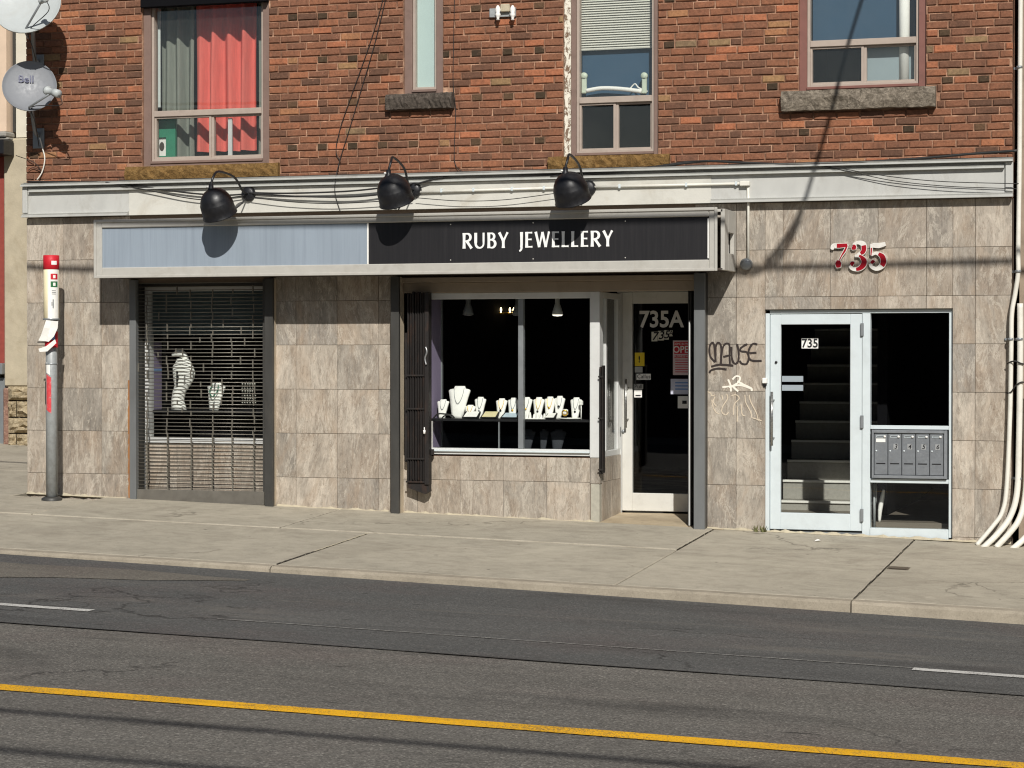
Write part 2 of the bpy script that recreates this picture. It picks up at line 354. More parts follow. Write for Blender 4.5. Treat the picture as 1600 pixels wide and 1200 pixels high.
def m_roadpaint(name, rgb, chip):
    n = N(name); v = n.coord(rand=False); c = lin(rgb)
    col = n.ramp(n.noise(5, 5, 0.7, n.coord((0.3, 1, 1), rand=False)), [(0.3, sc(c, 0.84)), (0.7, sc(c, 1.05))])
    f = n.noise(75, 5, 0.85, v); big = n.noise(2.5, 4, 0.6, v)
    m_ = n.ramp(n.math('ADD', f, n.math('MULTIPLY', big, chip)), [(0.50 + chip * .62, grey(0)), (0.56 + chip * .62, grey(1))])
    col = n.mix(m_, col, lin((84, 80, 74)))
    tr = n.ramp(n.noise(1.2, 5, 0.7, n.coord((0.3, 3, 1), rand=False)), [(0.5, grey(0)), (0.7, grey(0.3))])
    col = n.mix(tr, col, sc(c, 0.5))
    n.bump(f, 0.4, 0.005); return n.fin(col, 0.8, 0, 0.3)
M_ROADY = m_roadpaint("road_yellow", (246, 184, 24), 0.25)
M_ROADW = m_roadpaint("road_white", (206, 204, 198), 0.3)
M_ROADTHIN = m_roadpaint("worn_white", (160, 158, 152), 0.05)
M_GOLD = flat("gold_metal", (212, 170, 70), 0.3, metal=0.8)

# ------------------------------------------------------------------ mesh builder
ORI = {}
class MB:
    def __init__(s): s.v = []; s.f = []; s.sm = []
    def quad(s, *pts, smooth=False):
        k = len(s.v); s.v += [tuple(p) for p in pts]; s.f.append(tuple(range(k, k + len(pts)))); s.sm.append(smooth)
    def box(s, x0, x1, y0, y1, z0, z1, ch=0.0):
        if x0 > x1: x0, x1 = x1, x0
        if y0 > y1: y0, y1 = y1, y0
        if z0 > z1: z0, z1 = z1, z0
        k = len(s.v)
        if ch <= 0:
            s.v += [(x, y, z) for x in (x0, x1) for y in (y0, y1) for z in (z0, z1)]
            fs = [(0, 1, 3, 2), (4, 6, 7, 5), (0, 4, 5, 1), (2, 3, 7, 6), (0, 2, 6, 4), (1, 5, 7, 3)]
            s.f += [tuple(k + i for i in q) for q in fs]; s.sm += [False] * 6; return
        ch = min(ch, (x1 - x0) * 0.45, (y1 - y0) * 0.45, (z1 - z0) * 0.45)
        lo, hi = (x0, y0, z0), (x1, y1, z1)
        idx = {}
        for sx in (0, 1):
            for sy in (0, 1):
                for sz in (0, 1):
                    base = [hi[i] if q else lo[i] for i, q in enumerate((sx, sy, sz))]
                    for ax in range(3):
                        p = list(base)
                        for o in range(3):
                            if o != ax: p[o] += (-ch if (sx, sy, sz)[o] else ch)
                        idx[(sx, sy, sz, ax)] = len(s.v); s.v.append(tuple(p))
        def add(q): s.f.append(tuple(q)); s.sm.append(False)
        for ax in range(3):
            o1, o2 = [o for o in range(3) if o != ax]
            for sd in (0, 1):
                q = []
                for a, b in ((0, 0), (1, 0), (1, 1), (0, 1)):
                    c = [0, 0, 0]; c[ax] = sd; c[o1] = a; c[o2] = b; q.append(idx[(*c, ax)])
                add(q)
            for a in (0, 1):
                for b in (0, 1):
                    q = []
                    for t, fa in ((0, o1), (0, o2), (1, o2), (1, o1)):
                        c = [0, 0, 0]; c[ax] = t; c[o1] = a; c[o2] = b; q.append(idx[(*c, fa)])
                    add(q)
        for sx in (0, 1):
            for sy in (0, 1):
                for sz in (0, 1): add([idx[(sx, sy, sz, 0)], idx[(sx, sy, sz, 1)], idx[(sx, sy, sz, 2)]])
    def tube(s, pts, r, n=8, caps=True, smooth=True):
        pts = [Vector(p) for p in pts]; rs = r if isinstance(r, (list, tuple)) else [r] * len(pts)
        k0 = len(s.v); up = None
        for i, p in enumerate(pts):
            a = pts[max(0, i - 1)]; b = pts[min(len(pts) - 1, i + 1)]; t = (b - a).normalized()
            if up is None:
                up = Vector((0, 0, 1)) if abs(t.z) < 0.9 else Vector((1, 0, 0))
            u = (up - t * up.dot(t)).normalized(); up = u; q = t.cross(u)
            for j in range(n):
                an = 2 * math.pi * j / n; s.v.append(tuple(p + (u * math.cos(an) + q * math.sin(an)) * rs[i]))
        for i in range(len(pts) - 1):
            for j in range(n):
                a = k0 + i * n + j; b = k0 + i * n + (j + 1) % n
                s.f.append((a, b, b + n, a + n)); s.sm.append(smooth)
        if caps:
            s.f.append(tuple(k0 + j for j in range(n))[::-1]); s.sm.append(False)
            e = k0 + (len(pts) - 1) * n; s.f.append(tuple(e + j for j in range(n))); s.sm.append(False)
    def lathe(s, prof, o, axis=(0, 0, 1), n=24, sq=(1, 1), smooth=True, cap=False, xref=None):
        """prof: (radius, height along axis)"""
        ax = Vector(axis).normalized()
        u = Vector(xref) if xref else (Vector((1, 0, 0)) if abs(ax.x) < 0.9 else Vector((0, 1, 0)))
        u = (u - ax * u.dot(ax)).normalized(); q = ax.cross(u); o = Vector(o); k0 = len(s.v)
        for (r, h) in prof:
            for j in range(n):
                an = 2 * math.pi * j / n
                s.v.append(tuple(o + ax * h + u * (r * math.cos(an) * sq[0]) + q * (r * math.sin(an) * sq[1])))
        for i in range(len(prof) - 1):
            for j in range(n):
                a = k0 + i * n + j; b = k0 + i * n + (j + 1) % n
                s.f.append((a, b, b + n, a + n)); s.sm.append(smooth)
        if cap:
            s.f.append(tuple(k0 + j for j in range(n))[::-1]); s.sm.append(False)
            e = k0 + (len(prof) - 1) * n; s.f.append(tuple(e + j for j in range(n))); s.sm.append(False)
    def loft(s, secs, n=14):
        """secs: list of (centre, rx, ry) ellipses stacked in z"""
        k0 = len(s.v)
        for c, rx, ry in secs:
            for j in range(n):
                an = 2 * math.pi * j / n; s.v.append((c[0] + rx * math.cos(an), c[1] + ry * math.sin(an), c[2]))
        for i in range(len(secs) - 1):
            for j in range(n):
                a = k0 + i * n + j; b = k0 + i * n + (j + 1) % n; s.f.append((a, b, b + n, a + n)); s.sm.append(True)
        s.f.append(tuple(k0 + j for j in range(n))[::-1]); s.sm.append(False)
        e = k0 + (len(secs) - 1) * n; s.f.append(tuple(e + j for j in range(n))); s.sm.append(False)
    def prism(s, poly, y0, y1, fn=None):
        """poly in (x, z), extruded from y0 (front) to y1"""
        k = len(s.v); n = len(poly)
        s.v += [(x, y0, z) for x, z in poly] + [(x, y1, z) for x, z in poly]
        s.f.append(tuple(range(k, k + n))); s.f.append(tuple(range(k + n, k + 2 * n))[::-1]); s.sm += [False, False]
        for i in range(n):
            j = (i + 1) % n; s.f.append((k + i, k + n + i, k + n + j, k + j)); s.sm.append(False)
    def ribbon(s, pts, wd, y0, y1):
        """brush stroke in the xz plane: pts (x,z), widths; front at y0"""
        n = len(pts); L = []; Rr = []
        for i, (x, z) in enumerate(pts):
            a = pts[max(0, i - 1)]; b = pts[min(n - 1, i + 1)]
            dx, dz = b[0] - a[0], b[1] - a[1]; l = math.hypot(dx, dz) or 1e-6
            nx, nz = -dz / l, dx / l; h = (wd[i] if isinstance(wd, (list, tuple)) else wd) / 2
            L.append((x + nx * h, z + nz * h)); Rr.append((x - nx * h, z - nz * h))
        k = len(s.v)
        for y in (y0, y1):
            for i in range(n): s.v.append((L[i][0], y, L[i][1])); s.v.append((Rr[i][0], y, Rr[i][1]))
        o = 2 * n
        for i in range(n - 1):
            a = k + 2 * i
            s.f.append((a, a + 1, a + 3, a + 2)); s.f.append((a, a + 2, a + 2 + o, a + o)); s.f.append((a + 1, a + 1 + o, a + 3 + o, a + 3)); s.sm += [False] * 3
        for a in (k, k + 2 * (n - 1)): s.f.append((a, a + 1, a + 1 + o, a + o)); s.sm.append(False)
    def mesh(s, name, mat, off=(0, 0, 0), recalc=True):
        m = bpy.data.meshes.new(name); ox, oy, oz = off
        m.from_pydata([(x - ox, y - oy, z - oz) for x, y, z in s.v], [], s.f)
        for mm in (mat if isinstance(mat, (list, tuple)) else [mat]): m.materials.append(mm)
        m.polygons.foreach_set("use_smooth", s.sm)
        if recalc:
            import bmesh
            b = bmesh.new(); b.from_mesh(m); bmesh.ops.recalc_face_normals(b, faces=b.faces); b.to_mesh(m); b.free()
        m.update(); return m
    def build(s, name, mat, parent=None, origin=None, label=None):
        po = ORI.get(parent, Vector((0, 0, 0))) if parent else Vector((0, 0, 0))
        o3 = Vector(origin) if origin is not None else (po if parent else Vector((0, 0, 0)))
        o = bpy.data.objects.new(name, s.mesh(name, mat, o3)); COL.objects.link(o)
        o.location = o3 - po; ORI[o] = o3
        if parent: o.parent = parent
        if label: o["label"] = label
        return o
def inst(name, mesh, parent, at, rot=(0, 0, 0), scale=(1, 1, 1)):
    o = bpy.data.objects.new(name, mesh); COL.objects.link(o); po = ORI.get(parent, Vector((0, 0, 0)))
    o.location = Vector(at) - po; o.rotation_euler = rot; o.scale = scale; o.parent = parent; ORI[o] = Vector(at); return o
def thing(name, label, cat, loc, group=None, kind=None):
    o = bpy.data.objects.new(name, None); COL.objects.link(o); o.location = loc; o.empty_display_size = 0.1; ORI[o] = Vector(loc)
    tag(o, label, cat, group, kind); return o
def tag(o, label=None, cat=None, group=None, kind=None):
    if label: o["label"] = label
    if cat: o["category"] = cat
    if group: o["group"] = group
    if kind: o["kind"] = kind
    return o
def box(name, mat, parent, x0, x1, y0, y1, z0, z1, ch=0.004, label=None):
    b = MB(); b.box(x0, x1, y0, y1, z0, z1, ch); return b.build(name, mat, parent, label=label)
def frame(b, x0, x1, z0, z1, wl, wr, wb, wt, y0, y1, ch=0.003):
    """four butted members"""
    b.box(x0, x0 + wl, y0, y1, z0, z1, ch); b.box(x1 - wr, x1, y0, y1, z0, z1, ch)
    if wb: b.box(x0 + wl, x1 - wr, y0, y1, z0, z0 + wb, ch)
    if wt: b.box(x0 + wl, x1 - wr, y0, y1, z1 - wt, z1, ch)
def smooth_pts(pts, k=6):
    pts = [Vector(p) for p in pts]; out = []
    for i in range(len(pts) - 1):
        p0 = pts[max(0, i - 1)]; p1 = pts[i]; p2 = pts[i + 1]; p3 = pts[min(len(pts) - 1, i + 2)]
        for j in range(k):
            t = j / k; out.append(0.5 * ((2 * p1) + (p2 - p0) * t + (2 * p0 - 5 * p1 + 4 * p2 - p3) * t * t + (3 * p1 - p0 - 3 * p2 + p3) * t ** 3))
    out.append(pts[-1]); return out
def text(name, s, mat, parent, size, x, z, y, ext=0.001, offs=0.0, shear=0.0, align='CENTER', rot=0.0, xs=1.0, label=None):
    c = bpy.data.curves.new(name, 'FONT'); c.body = s; c.size = size; c.extrude = ext; c.offset = offs; c.shear = shear
    c.align_x = align; c.align_y = 'CENTER'; c.resolution_u = 3
    o = bpy.data.objects.new(name, c); COL.objects.link(o)
    dg = bpy.context.evaluated_depsgraph_get(); me = bpy.data.meshes.new_from_object(o.evaluated_get(dg))
    bpy.data.objects.remove(o); bpy.data.curves.remove(c)
    me.transform(Matrix.Rotation(-rot, 4, 'Y') @ Matrix.Rotation(math.pi / 2, 4, 'X') @ Matrix.Diagonal((xs, 1, 1, 1)))
    me.materials.clear(); me.materials.append(mat)
    t = bpy.data.objects.new(name, me); COL.objects.link(t); t.parent = parent; t.location = Vector((x, y, z)) - ORI.get(parent, Vector((0, 0, 0)))
    ORI[t] = Vector((x, y, z))
    if label: t["label"] = label
    return t
def wall_with_holes(b, x0, x1, z0, z1, holes, y0, y1):
    xs = sorted({x0, x1, *[min(max(h[i], x0), x1) for h in holes for i in (0, 1)]}); zs = sorted({z0, z1, *[min(max(h[i], z0), z1) for h in holes for i in (2, 3)]})
    for i in range(len(xs) - 1):
        run = None
        for j in range(len(zs) - 1):
            cx, cz = (xs[i] + xs[i + 1]) / 2, (zs[j] + zs[j + 1]) / 2
            hole = any(h[0] < cx < h[1] and h[2] < cz < h[3] for h in holes)
            if not hole: run = [zs[j], zs[j + 1]] if run is None else [run[0], zs[j + 1]]
            if run and (hole or j == len(zs) - 2): b.box(xs[i], xs[i + 1], y0, y1, *run); run = None
def room(name, mat, parent, x0, x1, y0, y1, z0, z1, t=0.04, back=None):
    b = MB()
    b.box(x0 - t, x0, y0, y1, z0, z1); b.box(x1, x1 + t, y0, y1, z0, z1)
    b.box(x0 - t, x1 + t, y1, y1 + t, z0, z1)
    b.box(x0 - t, x1 + t, y0, y1 + t, z0 - t, z0); b.box(x0 - t, x1 + t, y0, y1 + t, z1, z1 + t)
    return b.build(name, mat, parent)

# ------------------------------------------------------------------ ground, road, sidewalk
XL, XR = -40.0, 25.0
def sheet(name, mat, pts, parent=None, kind=None):
    b = MB(); b.quad(*pts); o = b.build(name, mat, parent)
    if kind: o["kind"] = kind
    return o
def gp(x, y, dz=0.0, surf=None):
    return (x, y, (gz(x, y) if surf is None else surf(x, y)) + dz)
b = MB(); ys = [-4.0 - .5 * i for i in range(15)] + [-17.0, -24.0]; xs_ = [-40, -30] + [-20 + i for i in range(31)] + [17, 25]
for i in range(len(ys) - 1):
    for j in range(len(xs_) - 1):
        b.quad(*[(x, y, roadz(x, y)) for x, y in ((xs_[j], ys[i]), (xs_[j + 1], ys[i]), (xs_[j + 1], ys[i + 1]), (xs_[j], ys[i + 1]))], smooth=True)
road = b.build("road", M_ROAD); road["kind"] = "structure"
YP, YY, YW = -7.95, -10.45, -7.1
# newer asphalt lane along the kerb
b = MB(); m = 60
top = [(-40 + i * 1.0, -3.99) for i in range(m)]
bot = [(-40 + i * 1.0, YP + 0.02 * math.sin(i * 1.7)) for i in range(m)]
for i in range(m - 1):
    for k in range(8):
        def lp(q, f): return (top[q][0], top[q][1] + (bot[q][1] - top[q][1]) * f)
        b.quad(*[(x, y, roadz(x, y) + 0.005) for x, y in (lp(i, k / 8), lp(i + 1, k / 8), lp(i + 1, (k + 1) / 8), lp(i, (k + 1) / 8))], smooth=True)
b.build("asphalt_patch", M_ROAD2, road)
# tar seam along the edge of the newer strip
M_TAR = flat("tar", (62, 60, 57), 0.8)
b = MB()
for i in range(m - 1):
    wdt = 0.004 + 0.007 * abs(math.sin(i * 2.3)); (xa, ya), (xb, yb) = bot[i], bot[i + 1]
    b.quad(*[(x, y, roadz(x, y) + 0.009) for x, y in ((xa, ya + wdt), (xb, yb + wdt), (xb, yb - wdt), (xa, ya - wdt))])
b.build("tar_seam", M_TAR, road)
def stripe(name, mat, x0, x1, y, wd, dz, taper=0.0, seg=40, wob=0.004):
    b = MB(); r = random.Random(int(abs(x0 * 97)) + 3); pts = []
    for i in range(seg + 1):
        x = x0 + (x1 - x0) * i / seg; a = r.uniform(-wob, wob); c = r.uniform(-wob, wob); pts.append((x, y + wd / 2 + a, y - wd / 2 + c))
    for i in range(seg):
        (xa, a1, a2), (xb, b1, b2) = pts[i], pts[i + 1]
        ta = xa + taper; tb = xb + taper
        b.quad((xa, a1, roadz(xa, a1) + dz), (xb, b1, roadz(xb, b1) + dz), (xb, b2, roadz(xb, b2) + dz), (xa, a2, roadz(xa, a2) + dz))
    return b.build(name, mat, road)
stripe("centre_line", M_ROADY, -40, 20, YY, 0.185, 0.006, seg=240)
stripe("lane_dash", M_ROADW, -11.7, -7.9, YW, 0.12, 0.010, seg=30)
stripe("lane_dash", M_ROADW, -1.88, 1.4, YW, 0.12, 0.010, seg=30)
stripe("worn_line", M_ROADTHIN, -6.9, -1.62, YW + .045, 0.024, 0.010, seg=60, wob=0.006)

# older, paler asphalt wedge near the left kerb
b = MB(); m_ = 16
for i in range(m_):
    xa_w, xb_w = -13.5 + i * .36, -13.5 + (i + 1) * .36
    def wy(x): f = (x + 13.5) / 5.8; return -4.55 - .06 * math.sin(x * 3), -5.9 + 1.15 * max(0, f - .55) / .45 - .05 * math.sin(x * 5)
    (t1, b1), (t2, b2) = wy(xa_w), wy(xb_w)
    b.quad(*[(x, y, roadz(x, y) + 0.009) for x, y in ((xa_w, t1), (xb_w, t2), (xb_w, b2), (xa_w, b1))])
b.build("asphalt_patch", m_asphalt("pale_asphalt", (104, 99, 91), (116, 111, 101), 0.5), road)
# hidden bed under everything, out to the horizon
b = MB(); b.quad((-300, -300, -2.2), (300, -300, -2.2), (300, 300, -2.2), (-300, 300, -2.2))
tb = b.build("ground", M_SIDEBASE); tb["kind"] = "structure"
b = MB(); b.quad((XL, -24, roadz(XL, -24) + 0.0), (XR, -24, roadz(XR, -24)), (XR, -60, roadz(XR, -24) + .1), (XL, -60, roadz(XL, -24) + .1))
fs = b.build("far_pavement", M_SIDE); fs["kind"] = "structure"

b = MB(); b.quad(gp(XL, KERB_Y + KERB_T, -0.05), gp(XR, KERB_Y + KERB_T, -0.05), gp(XR, 14, -0.05), gp(XL, 14, -0.05))
side = b.build("sidewalk", M_SIDEBASE); side["kind"] = "structure"
def slab(x0, x1, y0, y1, name="slab", up=0.0):
    g = 0.007; x0 += g; x1 -= g; y0 += (g if y0 > yk + .1 else .0015); y1 -= g; e = 0.010
    b = MB()
    o = [(x0, y0), (x1, y0), (x1, y1), (x0, y1)]; i_ = [(x0 + e, y0 + e), (x1 - e, y0 + e), (x1 - e, y1 - e), (x0 + e, y1 - e)]
    jit = rnd.uniform(-0.002, 0.002) + up
    lo = [gp(x, y, -0.10 + jit) for x, y in o]; mi = [gp(x, y, -0.008 + jit) for x, y in o]; tp = [gp(x, y, jit) for x, y in i_]
    b.quad(*tp)
    for k in range(4):
        j = (k + 1) % 4
        b.quad(mi[k], mi[j], tp[j], tp[k]); b.quad(lo[k], lo[j], mi[j], mi[k])
    return b.build(name, M_SIDE, side, origin=((x0 + x1) / 2, (y0 + y1) / 2, gz((x0 + x1) / 2, (y0 + y1) / 2)))
yi = -1.62; yk = KERB_Y + KERB_T
for xa, xb in ((-23, -17.9), (-17.9, -12.87), (-12.87, -7.83), (-7.83, -4.76)): slab(xa, xb, yk, yi)
for xa, xb in ((-17, -14.2), (-14.2, -11.52), (-11.52, -8.77), (-8.77, -4.76)): slab(xa, xb, yi, -0.01 if xa > -12.4 else -0.3, up=.009)
slab(-4.76, -2.77, yk, -0.01); slab(-2.77, 2.27, yk, -0.06); slab(2.27, 7.3, yk, -0.06)
slab(-16, -12.56, -0.3, 2.1); slab(-16, -12.56, 2.1, 5.3)
def seal(name, mat, x, y0, y1, wd=.011):
    b = MB(); n = 30; r = random.Random(4)
    for i in range(n):
        a, c = y0 + (y1 - y0) * i / n, y0 + (y1 - y0) * (i + 1) / n; o = r.uniform(-.004, .004); w_ = wd * r.uniform(.6, 1.3)
        b.quad(gp(x - w_ + o, a, .004), gp(x + w_ + o, a, .004), gp(x + w_ + o, c, .004), gp(x - w_ + o, c, .004))
    return b.build(name, mat, side)
seal("joint_seal", M_CAULK, -7.83, -3.0, -1.66)
seal("joint_seal", flat("dark_seal", (70, 64, 56), .9), -7.83, -3.84, -3.0)
seal("joint_seal", MATS["dark_seal"], -2.77, -3.84, -.1, .004); seal("joint_seal", MATS["dark_seal"], -4.76, -1.6, -.1, .005); seal("joint_seal", MATS["dark_seal"], -8.77, -1.6, -.1, .006)
def kerb(x0, x1):
    b = MB(); n = 16; r = random.Random(int(x0 * 13)); rows = []
    for i in range(n + 1):
        x = x0 + 0.006 + (x1 - x0 - 0.012) * i / n; c = r.uniform(0, 0.012); zt = gz(x, yk)
        zb = roadz(x, KERB_Y)
        rows.append([(x, yk - 0.008, zt), (x, KERB_Y + 0.03 + c, zt - 0.005 - c * 0.2), (x, KERB_Y + 0.008, zt - 0.022 - c * .6), (x, KERB_Y - 0.006, zb - 0.15), (x, yk - 0.008, zb - 0.15)])
    for i in range(n):
        for k in range(4): b.quad(rows[i][k], rows[i + 1][k], rows[i + 1][k + 1], rows[i][k + 1], smooth=False)
    b.quad(*rows[0]); b.quad(*rows[-1])
    return b.build("kerbstone", M_KERB, side, origin=((x0 + x1) / 2, KERB_Y, gz((x0 + x1) / 2, -4.2)))
kx = [-23, -17.9, -12.87, -7.83, -2.77, 2.27, 7.3]
for i in range(6): kerb(kx[i], kx[i + 1])
# small iron cover on the slab near the entrance
v0 = -2.75; yv = -2.02
b = MB(); b.quad(gp(v0, yv - .09, 0.003), gp(v0 + .19, yv - .09, 0.003), gp(v0 + .19, yv + .09, 0.003), gp(v0, yv + .09, 0.003))
b.quad(gp(v0 + .02, yv - .07, 0.008), gp(v0 + .17, yv - .07, 0.008), gp(v0 + .17, yv + .07, 0.008), gp(v0 + .02, yv + .07, 0.008))
b.build("valve_cover", paint("rusty_iron", (96, 86, 72), 0.8, 0.2, 30, 0.4), side)

# ------------------------------------------------------------------ the brick building
BX0, BX1 = PX(42), PX(1581)
bld = thing("brick_building", "red brick building with stone tiled shopfront, two doors and grey signboard", "building", ((BX0 + BX1) / 2, 0.0, 0.0))
Z_BT, Z_BB = CZ + 1.905, CZ + 1.53           # fascia band
Z_TOP = 7.3
# upper windows: outer frame rectangles
W1 = R(222, -30, 420, 258); W2 = R(630, -30, 692, 148); W3 = R(891, -60, 1028, 243); W4 = R(1248, -60, 1447, 141)
W3h = (PX(880), W3[1], W3[2], W3[3])
holes_up = [W1, W2, W3h, W4]
b = MB(); wall_with_holes(b, BX0 + .004, BX1 - .004, Z_BT - 0.02, Z_TOP, holes_up, 0.008, 0.30)
b.build("wall", M_MORTAR, bld)
# body behind (sides, roof, back)
b = MB(); b.box(BX0 + .01, BX0 + .25, 0.31, 12, -1, Z_TOP); b.box(BX1 - .25, BX1 - .01, 0.31, 12, -1, Z_TOP); b.box(BX0 + .25, BX1 - .25, 11.8, 12, -1, Z_TOP)
b.box(BX0 + .25, BX1 - .25, 0.31, 11.8, Z_TOP - .3, Z_TOP - 0.02)
b.build("side_wall", paint("side_brick", (128, 84, 66), 0.9, 0.25, 12), bld)
# --- bricks
C_H = 0.0765; J = 0.012; S_L = 0.214; H_L = 0.102
z_fl = PZ(650, 224) - C_H / 2                 # bottom of a header course
kmin = int(math.floor((Z_BT - 0.05 - z_fl) / C_H)); kmax = int((Z_TOP - z_fl) / C_H)
sills = [R(198, 258, 437, 279), R(607, 147, 710, 171), R(858, 243, 1047, 266), R(1223, 140, 1463, 171)]
blocked = holes_up + [(s[0] - .004, s[1] + .004, s[2] - .004, s[3]) for s in sills]
bricks = []
def clip(x0, x1, z0, z1):
    segs = [(x0, x1)]
    for h in blocked:
        if h[2] < z1 - 0.012 and h[3] > z0 + 0.012:
            ns = []
            for a, c in segs:
                if c <= h[0] or a >= h[1]: ns.append((a, c)); continue
                if a < h[0]: ns.append((a, h[0] - 0.004))
                if c > h[1]: ns.append((h[1] + 0.004, c))
            segs = ns
    return [s for s in segs if s[1] - s[0] > 0.025]
for k in range(kmin, kmax):
    z0 = z_fl + k * C_H; z1 = z0 + C_H - J; hdr = (k % 6 == 0)
    x = BX0 + (rnd.uniform(-.02, .0)) - (S_L / 2 + J if (k % 2) else 0); i = 0
    if hdr: x = PX(640) - 30 * (S_L + H_L + 2 * J) - H_L / 2; i = 1 - 1
    while x < BX1:
        if hdr: L = H_L if i % 2 == 0 else S_L
        else: L = S_L * rnd.uniform(0.96, 1.03)
        x1 = x + L; a, c = max(x, BX0), min(x1, BX1)
        if c - a > 0.025:
            for (s0, s1) in clip(a, c, z0, z1):
                dark = hdr and i % 2 == 0 and rnd.random() < 0.66
                bricks.append((s0, s1, z0 + rnd.uniform(-.0025, .0025), z1 + rnd.uniform(-.0025, .0015), dark))
        x = x1 + J * rnd.uniform(0.8, 1.3); i += 1
def brick_into(b, x0, x1, z0, z1, r, out):
    k = len(b.v); e = 0.008
    def jj(s=0.0036): return r.uniform(-s, s)
    fr = [(x0 + e + jj(), -out + jj(.0015), z0 + e + jj()), (x1 - e + jj(), -out + jj(.0015), z0 + e + jj()), (x1 - e + jj(), -out + jj(.0015), z1 - e * .6 + jj()), (x0 + e + jj(), -out + jj(.0015), z1 - e * .6 + jj())]
    mi = [(x0 + jj(.001), -out + .008, z0 + jj(.0015)), (x1 + jj(.001), -out + .009, z0 + jj(.001)), (x1 + jj(.001), -out + .007, z1 + jj(.001)), (x0 + jj(.001), -out + .007, z1 + jj(.001))]
    bk = [(x0, .02, z0), (x1, .02, z0), (x1, .02, z1), (x0, .02, z1)]
    b.v += fr + mi + bk
    b.f.append((k, k + 1, k + 2, k + 3)); b.sm.append(False)
    for a in (0, 4):
        for q in range(4):
            t = (q + 1) % 4; b.f.append((k + a + q, k + a + 4 + q, k + a + 4 + t, k + a + t)); b.sm.append(False)
z_frame = PZ(800, 4)
def vis(bk): return bk[2] < z_frame + 0.02 * (bk[0] + 6)
cand = sorted([bk for bk in bricks if vis(bk) and bk[1] - bk[0] > 0.19 and not bk[4]], key=lambda q: -q[0])
single = set(id(q) for q in cand[:260])
darks = sorted([bk for bk in bricks if vis(bk) and bk[4]], key=lambda q: -q[0])
single |= set(id(q) for q in darks[:36])
protos = []
for k in range(8):
    q = MB(); brick_into(q, -S_L / 2, S_L / 2, -(C_H - J) / 2, (C_H - J) / 2, rnd, 0.0065); protos.append(q.mesh("brick", m_brick()))
protod = []
for k in range(4):
    q = MB(); brick_into(q, -H_L / 2, H_L / 2, -(C_H - J) / 2, (C_H - J) / 2, rnd, 0.006); protod.append(q.mesh("brick", m_brick(True)))
fb = MB(); fd = MB()
for bk in bricks:
    x0, x1, z0, z1, dk = bk
    if id(bk) in single:
        L0 = H_L if dk else S_L
        inst("brick", rnd.choice(protod if dk else protos), bld, ((x0 + x1) / 2, rnd.uniform(-.002, .002), (z0 + z1) / 2), (0, rnd.uniform(-.006, .006), 0), ((x1 - x0) / L0, 1, (z1 - z0) / (C_H - J)))
    else: brick_into(fd if dk else fb, x0, x1, z0, z1, rnd, 0.0065 + rnd.uniform(-.003, .003))
o = fb.build("brickwork", m_brick(False, True), bld); o["kind"] = "stuff"
o = fd.build("dark_brickwork", m_brick(True, True), bld); o["kind"] = "stuff"

# --- rough stone sills (sub-parts of windows are added below)
def sill(mat, rc, proud, parent, r):
    x0, x1, z0, z1 = rc; b = MB(); n = 26; rows = []
    for i in range(n + 1):
        x = x0 + (x1 - x0) * i / n; j = lambda s: r.uniform(-s, s)
        rows.append([(x, 0.12, z1), (x, -proud + .02 + j(.004), z1 + j(.003)), (x, -proud + j(.012), z0 + (z1 - z0) * .68 + j(.012)), (x, -proud + j(.014), z0 + (z1 - z0) * .35 + j(.012)), (x, -proud + .012 + j(.006), z0 + j(.006)), (x, 0.05, z0)])
    for i in range(n):
        for k in range(5): b.quad(rows[i][k], rows[i + 1][k], rows[i + 1][k + 1], rows[i][k + 1])
    b.quad(*rows[0]); b.quad(*rows[-1])
    return b.build("sill", mat, parent, origin=((x0 + x1) / 2, 0, z0))
# --- windows of the upper floor
def upwindow(rc, rail_z, split_x, mat_o, mat_s, lower_split=True, fw=0.075, label=None, deep=0.075, rooms=None, roommat=None):
    x0, x1, z0, z1 = rc
    b = MB(); frame(b, x0, x1, z0, z1, fw, fw, fw * 0.62, fw, 0.035, 0.20)
    b.box(x0 + fw, x1 - fw, 0.02, 0.20, z0 + fw * .62 - 0.02, z0 + fw * .62 + .006, 0.002)
    win = b.build("window", mat_o, bld, origin=((x0 + x1) / 2, 0, z0), label=label)
    a, c, lo, hi = x0 + fw, x1 - fw, z0 + fw * 0.62 + .006, z1 - fw
    s = MB(); sw = 0.028
    frame(s, a, c, lo, hi, sw, sw, sw, sw, 0.06, 0.15)
    if rail_z is not None:
        s.box(a + sw, c - sw, 0.055, 0.15, rail_z - 0.032, rail_z + 0.03, 0.003)
        frame(s, a + sw, split_x, lo + sw, rail_z - .032, .02, .026, .02, .02, 0.075, 0.13, .002)
        frame(s, split_x, c - sw, lo + sw, rail_z - .032, .026, .02, .02, .02, 0.085, 0.14, .002)
    s.build("sash", mat_s, win)
    if rail_z is not None:
        box("pane", M_GLASSUP, win, a + sw, c - sw, 0.10, 0.106, rail_z + .03, hi - sw, 0)
        box("pane", M_GLASSUP, win, a + sw + .02, split_x - .026, 0.10, 0.106, lo + sw + .02, rail_z - .052, 0)
        box("pane", M_GLASSUP, win, split_x + .026, c - sw - .02, 0.11, 0.116, lo + sw + .02, rail_z - .052, 0)
    else: box("pane", M_GLASSUP, win, a + sw, c - sw, 0.10, 0.106, lo + sw, hi - sw, 0)
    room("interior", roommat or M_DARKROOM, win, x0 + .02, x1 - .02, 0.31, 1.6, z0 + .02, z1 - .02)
    return win
w1 = upwindow(W1, PZ(328, 174), PX(326), M_BROWNFR, M_TAUPEFR, fw=0.085, label="wide window with red and grey curtains over an ochre stone sill")
sill(M_YSILL, sills[0], 0.055, w1, rnd)
